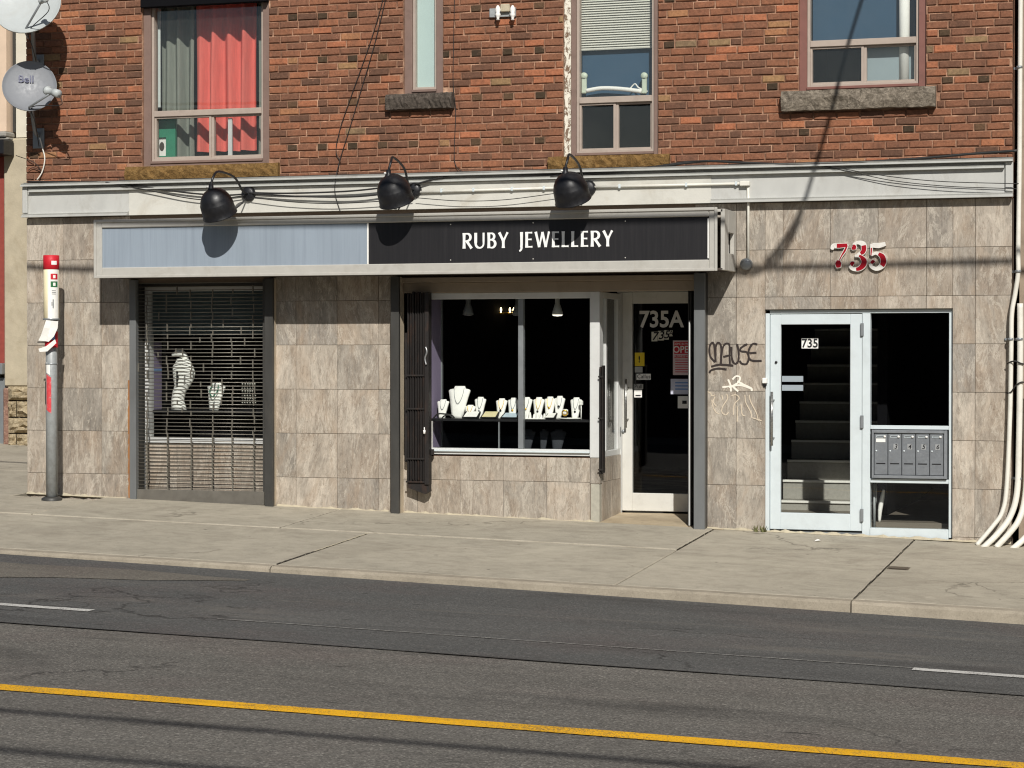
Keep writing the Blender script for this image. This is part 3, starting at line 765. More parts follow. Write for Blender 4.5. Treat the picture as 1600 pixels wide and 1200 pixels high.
w2 = upwindow(W2, None, None, M_BROWNFR, M_TAUPEFR, fw=0.085, label="narrow window with a pale blank pane over a dark sill")
sill(M_DSILL, sills[1], 0.10, w2, rnd)
w3 = upwindow(W3, PZ(960, 154), PX(959), M_BROWNFR, M_TAUPEFR, fw=0.05, label="tall window with white blind and peeling paint on its left side")
sill(M_YSILL, sills[2], 0.055, w3, rnd)
w4 = upwindow(W4, PZ(1347, 64), PX(1347), paint("red_brown_frame", (124, 82, 72), 0.6, 0.1, 9, 0.3), M_TAUPEFR, fw=0.075, label="window with a blue sheet as sky reflection over a light grey stone sill")
sill(M_GSILL, sills[3], 0.10, w4, rnd)
box("sky_blue_sheet", paint("sky_blue_sheet", (64, 90, 112), .8, .05, 3, bump=0, spec=.1), w3, W3[0] + .06, W3[1] - .06, .245, .252, PZ(960, 160, -.25), W3[3] - .04, 0)  # blue sheet added since the sky's reflection itself comes out whitish
box("sky_blue_sheet", MATS["sky_blue_sheet"], w4, W4[0] + .09, W4[1] - .09, .29, .298, PZ(1347, 66, -.3), W4[3] - .04, 0)  # same sheet gives this upper pane its reflected-sky blue
# peeling white board left of the tall window
b = MB(); b.box(W3h[0] + .003, W3[0] - .002, 0.02, 0.2, W3[2], W3[3], .004); b.build("peeling_board", m_peel(), w3)
# dark box put in for the deep shadow under the first window's lintel
b = MB(); b.box(W1[0] + .01, W1[1] - .01, -0.06, 0.034, PZ(320, 8), W1[3], .004); b.build("head_shadow_box", M_DARKIN, w1)
b = MB(); q_ = R(238, 22, 251, 168, -.21); b.box(q_[0], q_[1], .20, .215, q_[2], W1[3] - .09); b.build("inner_jamb", paint("pale_jamb", (206, 214, 210), .7, .04, 6, bump=0), w1)
b = MB(); q_ = R(357, 185, 363, 247, -.13); b.box(q_[0], q_[1], .118, .14, q_[2], q_[3]); b.build("sash_stile", M_ALU2, w1)
# W2 pale pane backing film
r2 = R(649, -20, 687, 137, -0.12)
box("frosted_film", paint("frosted_film", (196, 214, 210), 0.6, 0.03, 4, bump=0, spec=0.2), w2, W2[0] + .09, W2[1] - .09, 0.125, 0.135, W2[2] + .06, W2[3] - .1, 0)

# --- fascia band
fas = MB(); fas.box(BX0 - .01, BX1 + .01, -0.045, 0.007, Z_BB, Z_BT - .006, .003)
fascia = fas.build("fascia", M_FASCIA, bld, origin=((BX0 + BX1) / 2, 0, Z_BB))
xa, xb = PX(205), PX(1113)
box("cream_board", M_BEIGE, fascia, xa + .003, xb - .003, -0.052, -0.0455, Z_BB - .001, Z_BT - .105, .002)
def mould(x0, x1, z, name="moulding", h=0.035, y=-0.045, out=0.03):
    b = MB(); pr = [(0, 0), (-out, 0.0), (-out, h * .35), (-out * .6, h * .5), (-out * .75, h * .8), (0, h)]
    k = len(pr); v0 = [(x0, y + p[0], z + p[1]) for p in pr]; v1 = [(x1, y + p[0], z + p[1]) for p in pr]
    for i in range(k): j = (i + 1) % k; b.quad(v0[i], v1[i], v1[j], v0[j])
    b.quad(*v0); b.quad(*v1); return b.build(name, M_FASCIA, fascia)
mould(BX0 - .012, BX1 + .012, Z_BT - .04, h=.04, out=.075); mould(BX0 + .07, BX1 - .07, Z_BT - .10, h=.034, out=.05)
mould(BX0 - .012, xa, Z_BB - .002, h=.045, out=.055); mould(xb, BX1 + .012, Z_BB - .002, h=.045, out=.055)
for x0, x1 in ((BX0 - .012, BX0 + .05), (BX1 - .06, BX1 + .012)): box("moulding", M_FASCIA, fascia, x0, x1, -.075, -.0455, Z_BB + .044, Z_BT - .041, .006)
box("flashing", M_CABLE, fascia, BX0 - .005, BX1 + .005, -.055, .0, Z_BT - .0055, Z_BT + .006, .002)

# --- tile cladding
ZG = lambda x: gz(x, 0) - 0.12
O1 = (PX(204), PX(427), -1, CZ + .80); O2 = (PX(622), PX(1086), -1, CZ + .80); O3 = R(1195, 483, 1488, 900); O3 = (O3[0], O3[1], -1, O3[3])
b = MB(); wall_with_holes(b, BX0 + .004, BX1 - .004, -1.0, Z_BB + .0, [O1, O2, O3], 0.016, 0.22)
b.build("cladding_backing", paint("tile_grout", (120, 104, 88), 0.95, 0.1, 20), bld)
TM = {}
def tile_at(x0, x1, z0, z1, y=0.0, parent=bld, thick=0.0155, ch=0.0022):
    L, H = x1 - x0, z1 - z0
    key = (round(L, 2), round(H, 2))
    if key not in TM:
        q = MB(); q.box(-key[0] / 2, key[0] / 2, 0, thick, -key[1] / 2, key[1] / 2, ch); TM[key] = q.mesh("tile", M_TILE)
    o = inst("tile", TM[key], parent, ((x0 + x1) / 2, y + rnd.uniform(-.0012, .0012), (z0 + z1) / 2), (rnd.uniform(-.002, .002), 0, rnd.uniform(-.002, .002)), (L / key[0], 1, H / key[1]))
    return o
TZ0, TH, TW, TX0 = CZ + 1.056, 0.4675, 0.4685, PX(1296.8)
def tiles(x0, x1, zlo, zhi, anchor, y=0.0, parent=bld, g=0.0016):
    ks = int(math.floor((x0 - anchor) / TW)); ke = int(math.ceil((x1 - anchor) / TW))
    for k in range(ks, ke):
        a, c = max(x0, anchor + k * TW), min(x1, anchor + (k + 1) * TW)
        if c - a < 0.03: continue
        for r in range(-1, 8):
            t1 = TZ0 - (r) * TH; t0 = t1 - TH
            lo = max(t0, zlo if not callable(zlo) else zlo((a + c) / 2)); hi = min(t1, zhi)
            if hi - lo < 0.03: continue
            tile_at(a + g, c - g, lo + g, hi - g, y, parent)
tiles(BX0, O1[0], ZG, Z_BB, PX(158.7)); tiles(O1[1], O2[0], ZG, CZ + .86, PX(526.7)); tiles(O2[1], O3[0], ZG, Z_BB, TX0)
tiles(O3[0], O3[1], O3[3], Z_BB, TX0); tiles(O3[1], BX1, ZG, Z_BB, TX0)
# bit of grey cap between sign end and tiles
# caulk line along the wall foot
def caulk(x0, x1, y=-0.012):
    b = MB(); n = max(4, int((x1 - x0) / 0.05)); pr = []
    for i in range(n + 1):
        x = x0 + (x1 - x0) * i / n; s = 0.012 + rnd.random() ** 2 * 0.022
        pr.append([(x, 0.01, gz(x) + s), (x, y * .3, gz(x) + s * .9), (x, y - s, gz(x, -.03) + .003), (x, 0.01, gz(x) - .02)])
    for i in range(n):
        for k in range(3): b.quad(pr[i][k], pr[i + 1][k], pr[i + 1][k + 1], pr[i][k + 1])
    return b.build("caulk", M_CAULK, bld)
for q in ((BX0, O1[0] - .05), (O1[1] + .05, O2[0] - .1), (O2[0] + .05, PX(936)), (O2[1] + .1, O3[0]), (O3[0], O3[1]), (O3[1], BX1)): caulk(*q)

# --- steel posts
def post(px0, px1, d, pside, ptop=CZ + .83, mat=M_STEEL, label=None, sidemat=None):
    x0, x1 = PX(px0, d), PX(px1, d); zb = gz(x0) - .1
    b = MB(); b.box(x0, x1, -d, -d + .05, zb, ptop, .004); o = b.build("post", mat, bld, label=label)
    q = MB(); q.box(x1 - .035, x1 - .002, -d + .0505, 0.018, zb, ptop, .002); q.build("return_plate", sidemat or M_TANJAMB, o)
    if pside: q = MB(); q.box(x0 + .002, x0 + .03, -d + .0505, 0.018, zb, ptop, .002); q.build("return_plate", M_STEEL, o)
    return o
post(202, 212, 0.06, True, mat=M_STEEL2, sidemat=M_STEEL2)
post(413, 426, 0.10, True); post(610, 623, 0.15, True); post(1084, 1101, 0.15, True, mat=M_STEEL2, sidemat=M_STEEL)

b = MB(); rr = random.Random(3); n_ = 24
for k in range(n_):
    za, zb_ = gz(PX(200)) + .01 + k * 1.28 / n_, gz(PX(200)) + .01 + (k + 1) * 1.28 / n_; wa = .012 + .014 * rr.random()
    b.quad((PX(202.5) - wa, -.0028, za), (PX(202.5), -.0028, za), (PX(202.5), -.0028, zb_), (PX(202.5) - .012 - .014 * rr.random(), -.0028, zb_))
b.build("rust_stain", paint("rust_run", (150, 104, 62), .9, .25, 14, .7, (112, 72, 44), stretch=(1, 1, .3)), bld)
# --- window bay behind the roller grille
bay_y = 0.30
gx0, gx1 = PX(230, -bay_y), PX(430, -bay_y); gsz = PZ(320, 688, -bay_y); ghz = PZ(320, 455, -bay_y)
b = MB(); fx0 = gx0; fx1 = gx1
frame(b, fx0, fx1, gsz - .03, ghz + .05, .05, .05, .06, .05, bay_y - .06, bay_y + .06)
shw = b.build("window", M_ALU2, bld, origin=(gx0, bay_y, gsz), label="display window behind the closed roller grille")
box("pane", M_GLASS, shw, fx0 + .05, fx1 - .05, bay_y, bay_y + .008, gsz + .03, ghz, 0)
b = MB(); b.box(O1[0], O1[0] + .03, 0.0, bay_y + .3, -1, CZ + .8); b.box(O1[1] - .03, O1[1], 0.0165, bay_y + .3, -1, CZ + .8)
b.box(O1[0] + .031, O1[1] - .031, 0.22, bay_y + .3, ghz + .052, CZ + .8); b.build("reveal", M_STEEL, bld)
for k in range(4):
    a = fx0 + k * (fx1 - fx0) / 4; c = a + (fx1 - fx0) / 4
    tile_at(a + .002, c - .002, gz(a) + .02, gsz - .034, bay_y - .05)
box("bulkhead", M_STEEL2, bld, fx0 - .2, fx1, bay_y - .03, bay_y + .05, gz(fx0) - .3, gsz - .032)
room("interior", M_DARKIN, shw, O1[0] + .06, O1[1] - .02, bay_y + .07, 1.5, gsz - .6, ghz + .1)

# --- roller grille (a thing hung in the bay)
sx0, sx1 = PX(213), PX(413); szt = CZ + .82; szb = PZ(313, 766)
gr = thing("roller_grille", "closed see-through roller grille of thin steel rods over the left window", "security grille", ((sx0 + sx1) / 2, 0, gz((sx0 + sx1) / 2)))
def bar_dz(x): return G_B * (x - (sx0 + sx1) / 2) * 0.6
q = MB(); q.tube([(sx0, 0, 0), (sx1, 0, 0)], 0.0045, 6, smooth=True); rodm = q.mesh("rod", M_ROD, ((sx0 + sx1) / 2, 0, 0))
nr = 57; pit = (szt - szb) / nr
rz = [szb + .012 + pit * i for i in range(nr)]
for z in rz: inst("rod", rodm, gr, ((sx0 + sx1) / 2, rnd.uniform(-.0015, .0015), z))
lk = MB(); cols = 6
def link(x, z0, z1): lk.box(x - .005, x + .005, -.0085, .0085, z0 - .008, z1 + .008)
for c in range(cols):
    x = sx0 + (sx1 - sx0) * (c + .55) / cols + rnd.uniform(-.02, .02)
    i = 0
    while i < nr - 3:
        if i < 15: run = 3
        else: run = 2 if rnd.random() < .75 else 1
        xx = x + (rnd.uniform(-.012, .012) if i >= 15 else rnd.uniform(-.004, .004))
        if i > 15 and rnd.random() < .16: xx += rnd.choice((-.11, .11))
        if sx0 + .01 < xx < sx1 - .01: link(xx, rz[i], rz[min(i + run, nr - 1)])
        i += run + (1 if i > 15 and rnd.random() < .35 else 0)
o = lk.build("links", M_ROD, gr); o.name = "link_chain"; o["kind"] = "stuff"
bz0 = PZ(313, 787); bz1 = szb
b = MB(); b.box(sx0 - .01, sx1 + .01, -.035, .02, bz0, bz1, .006); b.box(sx0 - .012, sx1 + .012, -.045, .022, bz0 - .0, bz0 + .02, .003)
b.build("bottom_bar", paint("bar_steel", (112, 108, 100), 0.5, 0.15, 8, 0.3, metal=.3), gr)
b = MB(); b.tube(smooth_pts([(sx1 + .01, -.02, PZ(416, 667)), (sx1 + .03, -.05, PZ(416, 669)), (sx1 + .045, -.05, PZ(416, 664)), (sx1 + .04, -.03, PZ(416, 660))], 4), .004, 6)
b.build("hook", M_ROD, gr)
for sgn, xx in ((1, sx0), (-1, sx1)):
    q = MB(); q.box(xx - .012, xx + .012, -.02, .021, bz0, szt, .003); q.build("guide_rail", M_STEEL, gr)

# --- shop front
sh_y = 0.03
swx0, swx1 = PX(640), PX(921.5)
z_sill = PZ(800, 706); z_head = PZ(800, 462)
HZ1 = CZ + .80
b = MB(); b.box(PX(622) + .0, PX(1086), -.02, .16, PZ(850, 456), PZ(850, 440), .004); b.box(PX(622), PX(1086), -.05, .16, PZ(850, 440) + .001, HZ1 + .02, .003)
b.build("header", paint("tan_header", (150, 136, 118), 0.7, 0.08, 6, 0.3), bld)
swx_c = PX(937)
b = MB()
b.box(PX(640), swx1, sh_y - .02, sh_y + .09, z_sill - .035, z_sill + .03, .004)             # bottom rail
b.box(PX(640), swx1, sh_y - .01, sh_y + .09, z_head - .03, PZ(850, 456) - .002, .004)        # head
b.box(swx1 + .001, swx_c, sh_y - .035, sh_y + .10, z_sill - .05, PZ(850, 456) - .001, .005)           # corner post
sw = b.build("window", M_ALU2, bld, origin=((swx0 + swx1) / 2, sh_y, z_sill), label="shop display window with a white frame")
box("mullion", M_GREYALU, sw, PX(808), PX(816), sh_y + .0, sh_y + .07, z_sill + .031, z_head - .031)
box("pane", M_GLASS, sw, PX(640), PX(808), sh_y + .03, sh_y + .038, z_sill + .03, z_head - .03, 0)
box("pane", M_GLASS, sw, PX(816), swx1, sh_y + .03, sh_y + .038, z_sill + .03, z_head - .03, 0)
box("sill_lip", M_ALU, sw, PX(668), swx1, sh_y - .045, sh_y - .0205, z_sill - .005, z_sill + .012, .003)
box("sticker", M_PRINTW, sw, PX(666), PX(673), sh_y - .002, sh_y + .029, PZ(669, 700), PZ(669, 658), .001)
for yy in (664, 681, 692): box("sticker_mark", M_PRINTR if yy == 664 else M_PRINTK, sw, PX(668), PX(671.5), sh_y - .0035, sh_y - .0022, PZ(669, yy + 2), PZ(669, yy - 2), 0)
# tiles under the window
dd = 0.86                                     # depth of the door plane
tiles(PX(622), PX(922), ZG, z_sill - .052, PX(718.8))
for t0, t1 in ((ZG(-5), PZ(930, 754)), (PZ(930, 754), z_sill - .052)):
    if t0 < -0.5 or t1 > 0: pass
b = MB(); b.box(PX(922) + .002, swx_c, 0, .1, PZ(930, 756), z_sill - .052, .003); b.build("tile", M_TILE, bld, origin=(PX(930), 0, 1))
b = MB(); b.box(PX(922) + .002, swx_c - .004, 0.004, .1, ZG(-5), PZ(930, 756) - .003, .006); b.build("mortar_patch", paint("grey_mortar", (168, 164, 150), .9, .15, 20), bld)
b = MB(); b.box(PX(622), swx_c - .012, 0.0165, .12, -1, z_sill - .052); b.build("cladding_backing", M_MORTAR, bld)
# return towards the door: tiles below, glass above
rx = swx_c
ry0, ry1 = 0.105, dd
zr = z_sill - .05
def ret_tile(y0, y1, z0, z1):
    b = MB(); b.box(rx - .016, rx, y0 + .0016, y1 - .0016, z0 + .0016, z1 - .0016, .002); o = b.build("tile", M_TILE, bld, origin=(rx, (y0 + y1) / 2, (z0 + z1) / 2)); return o
zmid = PZ(930, 754)
for y0, y1 in ((ry0, .47), (.47, ry1)): ret_tile(y0, y1, -.3, zmid); ret_tile(y0, y1, zmid, zr)
b = MB(); b.box(rx - .06, rx - .017, 0.12, ry1, -1, zr - .002); b.build("return_wall", M_MORTAR, bld)
b = MB(); fh = PZ(850, 456) - .004
b.box(rx - .05, rx - .005, ry0, ry1, zr, zr + .06, .003); b.box(rx - .05, rx - .005, ry0, ry1, fh - .06, fh, .003)
for y0 in (ry0, ry0 + .16, ry1 - .10): b.box(rx - .05, rx - .004, y0, y0 + .045, zr + .061, fh - .061, .003)
b.box(rx - .05, rx - .002, ry1 - .05, ry1 + .03, zr + .061, fh - .061, .003)
rw = b.build("window", M_ALU2, bld, origin=(rx, ry0, zr), label="side glass turning in towards the shop door")
box("pane", M_GLASS, rw, rx - .03, rx - .022, ry0 + .045, ry1 - .05, zr + .06, fh - .06, 0)
# shop door
dx0, dx1 = PX(972, -dd), PX(972, -dd) + .93
dz0 = PZ(1030, 799, -dd); dz1 = PZ(1030, 456, -dd)
b = MB(); ls = PX(988, -dd) - dx0
frame(b, dx0, dx1, dz0, dz1, ls, ls, PZ(1030, 771, -dd) - dz0, dz1 - PZ(1030, 474, -dd), dd, dd + .05, .004)
door = b.build("door", paint("door_white", (206, 205, 198), .5, .05, 6, .25, (130, 118, 100)), bld, origin=(dx0, dd, dz0), label="white shop door with numbers and notices on its dark glass")
gz0, gz1 = PZ(1030, 771, -dd), PZ(1030, 474, -dd); gx0d, gx1d = dx0 + ls, dx1 - ls
box("pane", M_GLASS, door, gx0d, gx1d, dd + .022, dd + .03, gz0, gz1, 0)
b = MB(); hx = PX(978, -dd + .06); b.tube([(hx, dd - .06, PZ(978, 668, -dd)), (hx, dd - .06, PZ(978, 592, -dd))], .012, 10)
for yy in (606, 655): b.tube([(hx, dd - .06, PZ(978, yy, -dd)), (hx + .01, dd + .005, PZ(978, yy, -dd))], .009, 8)
b.build("handle", paint("brushed_steel", (170, 170, 166), .3, .08, 20, metal=.8, bump=0), door)
b = MB(); b.lathe([(.0, -.012), (.018, -.012), (.02, 0)], (PX(974, -dd), dd - .001, PZ(974, 674, -dd)), (0, 1, 0), 14); b.build("lock", M_GREYALU, door)
box("transom", M_ALU2, bld, dx0 - .06, dx1 + .1, dd - .01, dd + .07, dz1 + .004, CZ + .86)
box("jamb", M_ALU2, bld, dx0 - .05, dx0 - .004, dd - .01, dd + .06, dz0 - .1, dz1 + .003)
for yy in (675,): box("hinge", M_BLACK, door, dx0 - .028, dx0 - .008, dd - .02, dd - .0105, PZ(970, 682, -dd), PZ(970, 667, -dd), .002)
Yd = dd + .0205                                # decals on the glass face
def card(name, mat, parent, px0, py0, px1, py1, y=Yd, t=.0015):
    x0, x1, z0, z1 = R(px0, py0, px1, py1, -y); return box(name, mat, parent, x0, x1, y - t, y, z0, z1, 0)
def dtext(s, px, py, hpx, mat=M_PRINTW, parent=door, y=Yd, **k):
    p = P(px, py, -y); return text("lettering", s, mat, parent, hpx / 150 * 1.38, p.x, p.z, y - .0016 - k.pop('lift', 0), ext=.0006, **k)
dtext("735A", 1033, 500, 26, offs=.006, xs=.92, mat=flat("door_number_white", (214, 212, 206)))
M_PLATE = flat("plate_cream", (206, 202, 186))
for (q0, q1, cc) in ((1018, 1027.5, "7"), (1028, 1037.5, "3"), (1038, 1045, "5")):
    xm = (q0 + q1) / 2; dy = -(xm - 1018) * .14
    card("number_plate", M_PLATE, door, q0, 519 + dy, q1, 534 + dy); dtext(cc, xm, 526.5 + dy, 13, mat=M_PRINTK, shear=.25, lift=.001, offs=.002)
card("number_plate", M_PLATE, door, 1045.3, 516, 1051, 525.5); dtext("A", 1048, 520.5, 8, mat=M_PRINTK, lift=.001, shear=.2)
card("yellow_card", M_YEL, door, 992, 551, 1007, 572); dtext("!", 999, 562, 10, mat=M_PRINTK, lift=.001, offs=.002)
card("notice", paint("grey_paper", (170, 170, 164)), door, 992, 573, 1004, 582)
card("label_card", M_PRINTW, door, 994.5, 584, 1017, 593.5); dtext("Callus", 1006, 588.5, 6.5, mat=M_PRINTK, lift=.001)
card("pull_label", paint("grey_paper", (170, 170, 164)), door, 990.5, 600, 1005, 608); dtext("Pull", 997.5, 604, 6.5, mat=M_PRINTK, lift=.001)
card("notice", M_PRINTW, door, 991, 609, 1003, 621); card("notice_strip", M_PRINTK, door, 993, 617, 1001, 619, y=Yd - .002)
# OPEN sign
card("open_sign", flat("sign_pinkwhite", (216, 196, 196)), door, 1051.5, 532, 1086, 586); card("open_sign_panel", M_PRINTR, door, 1053.5, 534, 1084, 553, y=Yd - .002)
card("open_sign_panel", M_PRINTR, door, 1053.5, 555, 1084, 559.5, y=Yd - .002)
dtext("OPEN", 1069, 546.5, 11, lift=.003, offs=.0015, xs=.9); dtext("COME IN WE ARE", 1069, 537.5, 3.6, lift=.003, xs=.9); dtext("BUSINESS HOURS", 1069, 557, 3.4, lift=.003, xs=.9)
for k in range(6): card("hours_line", M_PRINTR, door, 1055, 562 + k * 3.7, 1083, 563.2 + k * 3.7, y=Yd - .002)
card("paper_notice", paint("bluish_paper", (196, 198, 214), bump=0), door, 1048, 592, 1086, 616)
for k in range(3): card("notice_strip", M_BLUEP, door, 1055, 597 + k * 5, 1082, 599 + k * 5, y=Yd - .002)
card("square_notice", M_PRINTW, door, 1059, 619, 1080, 638); card("notice_strip", M_PRINTK, door, 1066, 626, 1073, 631, y=Yd - .002)
# alcove: step, right wall, ceiling
ax1 = PX(1086)
b = MB(); n = 8
for i in range(n):
    for j in range(4):
        def sp(u, t): 
            x = rx - .03 + (ax1 + .3 - rx + .03) * u; y = -.06 + (dd + .06) * t
            z0 = gz(x, -.06) + .004; return (x, y, z0 + (dz0 - .02 - z0) * min(1, t * 1.05) ** .9)
        b.quad(sp(i / n, j / 4), sp((i + 1) / n, j / 4), sp((i + 1) / n, (j + 1) / 4), sp(i / n, (j + 1) / 4), smooth=True)
b.build("threshold", m_concrete("worn_step", (168, 150, 122), (190, 176, 150), spots=False), bld)
b = MB(); b.box(ax1 - .0, ax1 + .05, .0165, dd + .05, -1, CZ + .86); b.build("alcove_wall", M_STEEL2, bld)
b = MB(); b.box(rx - .02, ax1, .165, dd, CZ + .72, CZ + .8); b.build("alcove_ceiling", M_TANJAMB, bld)
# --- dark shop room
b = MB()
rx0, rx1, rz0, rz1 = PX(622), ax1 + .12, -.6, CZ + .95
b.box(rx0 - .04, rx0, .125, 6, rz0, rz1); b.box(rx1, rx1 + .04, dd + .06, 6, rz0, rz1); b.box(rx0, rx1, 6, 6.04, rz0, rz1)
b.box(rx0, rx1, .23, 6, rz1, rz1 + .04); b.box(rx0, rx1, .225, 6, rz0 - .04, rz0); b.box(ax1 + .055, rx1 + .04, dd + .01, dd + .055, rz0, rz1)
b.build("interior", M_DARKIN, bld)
sh_floor = MB(); sh_floor.box(rx - .05, rx1, dd + .08, 6, gz(-5.5) - .02, gz(-5.5) + .0); sh_floor.build("shop_floor", paint("dark_floor", (60, 56, 54), .4, .1, 4), bld)
# lavender side board in the display
lb = MB(); xl_ = PX(689, -.5); lb.box(xl_ - .02, xl_, .13, .50, z_sill + .02, CZ + .7, .002); lav = lb.build("display_board", M_LAV)
lb2 = MB(); lb2.box(xl_ - .03, xl_ + .012, .501, .54, z_sill + .02, CZ + .7, .002); lb2.build("edge_post", M_GREYALU, lav)
tag(lav, "lavender side board of the display window beside the folded gate", "display board")

# --- entrance 735
ey = 0.055
ex0, ex1, _, ez1 = R(1195, 484, 1488, 836); 
edz = lambda px, py: PZ(px, py, -ey)
EX = lambda px: PX(px, -ey)
zb = edz(1340, 834)
b = MB()
b.box(EX(1196), EX(1203), ey - .02, ey + .09, zb - .06, ez1 - .03, .003)
b.box(EX(1347.5), EX(1360), ey - .01, ey + .09, zb - .02, ez1 - .034, .003)
b.box(EX(1483), EX(1489), ey - .01, ey + .09, zb - .02, ez1 - .034, .003)
b.box(EX(1203) + .001, EX(1489), ey - .01, ey + .09, ez1 - .033, ez1 + .02, .003)
b.build("door_frame", M_ALU, bld)
b = MB(); b.box(ex0 + .002, ex1 - .002, .0165, .2, ez1 - .0, ez1 + .03); b.build("lintel", M_STEEL2, bld)
b = MB(); b.box(EX(1203) + .001, EX(1347.5) - .001, ey - .035, ey + .09, zb - .06, edz(1275, 831), .003); b.build("threshold", M_GREYALU, bld)
e0, e1 = EX(1203.6), EX(1346.8); ed0, ed1 = edz(1275, 828.3), edz(1275, 491)
b = MB(); frame(b, e0, e1, ed0, ed1, EX(1220) - e0, e1 - EX(1328.5), edz(1275, 802) - ed0, ed1 - edz(1275, 507), ey - .005, ey + .045, .004)
ed = b.build("door", M_ALU, bld, origin=(e0, ey, ed0), label="pale aluminium entrance door with glass showing a staircase")
box("pane", M_GLASS, ed, EX(1220), EX(1328.5), ey + .02, ey + .028, edz(1275, 802), edz(1275, 507), 0)
b = MB(); hx = PX(1206.5); b.tube([(hx, ey - .07, edz(1207, 696)), (hx, ey - .07, edz(1207, 612))], .013, 10)
for yy in (625, 684): b.tube([(hx, ey - .07, edz(1207, yy)), (hx + .01, ey, edz(1207, yy))], .009, 8)
b.build("handle", MATS["brushed_steel"], ed)
for yy in (515, 659, 805): box("hinge", M_GREYALU, ed, EX(1345), EX(1350), ey - .03, ey - .0105, edz(1347, yy + 10), edz(1347, yy - 10), .003)
Ye = ey + .0195
for yy in (592, 606): card("door_strip", paint("grey_film", (150, 160, 166), .5, .05, 4, bump=0), ed, 1222, yy - 4.5, 1255, yy + 4.5, y=Ye)
for k, cc in enumerate("735"):
    q0 = 1252.5 + k * 8.8; card("number_plate", M_PRINTW, ed, q0, 529, q0 + 8.4, 544.5, y=Ye); dtext(cc, q0 + 4.2, 537, 13, mat=M_PRINTK, parent=ed, y=Ye, lift=.001, offs=.003, xs=.9)
b = MB(); b.lathe([(0, -.012), (.012, -.012), (.014, 0)], (EX(1213), ey - .006, edz(1213, 566)), (0, 1, 0), 12); b.build("lock", M_BLACK, ed)
# sidelight
s0, s1 = EX(1360), EX(1483)
b = MB(); b.box(s0 + .001, s1 - .001, ey - .02, ey + .08, zb - .04, edz(1420, 826), .003)
sd = b.build("window", M_ALU, bld, origin=(s0, ey, zb), label="sidelight right of the entrance door, holding the mailboxes")
for ya_, yb_ in ((671, 665), (755, 748.5)): box("rail", M_ALU, sd, s0 + .001, s1 - .001, ey - .015, ey + .08, edz(1420, ya_), edz(1420, yb_), .003)
box("pane", M_GLASS, sd, s0, s1, ey + .02, ey + .028, edz(1420, 665), edz(1420, 491), 0); box("pane", M_GLASS, sd, s0, s1, ey + .02, ey + .028, edz(1420, 826), edz(1420, 755), 0)
# stair hall
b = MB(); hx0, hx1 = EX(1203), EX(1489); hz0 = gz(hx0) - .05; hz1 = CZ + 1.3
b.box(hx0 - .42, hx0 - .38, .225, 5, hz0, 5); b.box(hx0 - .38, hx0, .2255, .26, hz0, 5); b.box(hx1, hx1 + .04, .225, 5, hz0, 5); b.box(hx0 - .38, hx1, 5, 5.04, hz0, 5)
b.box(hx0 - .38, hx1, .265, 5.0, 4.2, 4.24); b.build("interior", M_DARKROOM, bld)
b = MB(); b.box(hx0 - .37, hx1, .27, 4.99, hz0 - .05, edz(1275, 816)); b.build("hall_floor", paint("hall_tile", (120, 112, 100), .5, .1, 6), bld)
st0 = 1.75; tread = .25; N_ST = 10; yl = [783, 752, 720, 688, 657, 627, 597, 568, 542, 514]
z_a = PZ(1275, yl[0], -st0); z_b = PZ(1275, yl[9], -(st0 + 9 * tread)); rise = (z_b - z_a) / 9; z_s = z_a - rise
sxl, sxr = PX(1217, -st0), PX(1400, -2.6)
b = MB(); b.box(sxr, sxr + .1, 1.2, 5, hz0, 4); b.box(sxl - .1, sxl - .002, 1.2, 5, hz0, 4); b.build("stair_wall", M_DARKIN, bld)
M_STEP = paint("terrazzo_step", (156, 153, 144), .6, .12, 30, .3, (90, 84, 74)); M_NOSE = paint("step_nosing", (232, 230, 222), .5, .05, 20)
stair = MB(); stair.box(sxl, sxr - .005, st0 + N_ST * tread, 4.9, z_s - .3, z_s + N_ST * rise); stair = stair.build("staircase", M_STEP, bld, origin=(EX(1275), st0, z_s))
for i in range(N_ST):
    y0 = st0 + i * tread; z0 = z_s + i * rise
    st = MB(); st.box(sxl, sxr - .004, y0, st0 + N_ST * tread - .001, z0 + (.001 if i else -.3), z0 + rise - .001, .003); st.build("step", M_STEP, stair, origin=(EX(1275), y0, z0))
    q = MB(); q.box(sxl, sxr - .004, y0 - .022, y0 - .0005, z0 + rise - .022, z0 + rise + .003, .003); q.build("nosing", M_NOSE, stair)

# ------------------------------------------------------------------ graffiti (paint on the tiles)
def stroke_px(b, pts, wpx, y=-0.0035, k=5):
    p3 = smooth_pts([P(x, yy, 0) for x, yy in pts], k); wd = [wpx / 157 * rnd.uniform(.85, 1.15) for _ in p3]; b.ribbon([(p.x, p.z) for p in p3], wd, y, 0.004)
def zoomp(l, ox, oy, s): return [(ox + x / s, oy + y / s) for x, y in l]
ms = [[(250, 440), (200, 380), (190, 300), (205, 250), (230, 240), (245, 300), (255, 440)], [(255, 440), (255, 300), (270, 245), (295, 240), (315, 300), (305, 460)],
      [(310, 460), (320, 330), (345, 260), (380, 245), (400, 270), (400, 380), (405, 470)], [(335, 385), (410, 365)], [(420, 280), (425, 400), (455, 455), (490, 430), (495, 340), (480, 250)],
      [(585, 250), (520, 290), (520, 325), (580, 335), (600, 390), (580, 455), (530, 455), (505, 425)], [(690, 255), (640, 250), (600, 320), (605, 400), (650, 425), (735, 425)], [(610, 345), (680, 340)],
      [(210, 485), (300, 465), (440, 475)], [(190, 550), (215, 520), (290, 505), (370, 515)]]
b = MB()
for i, s in enumerate(ms): stroke_px(b, zoomp(s, 1080, 500, 6.67), 3.0, -0.0032 - .0003 * i)
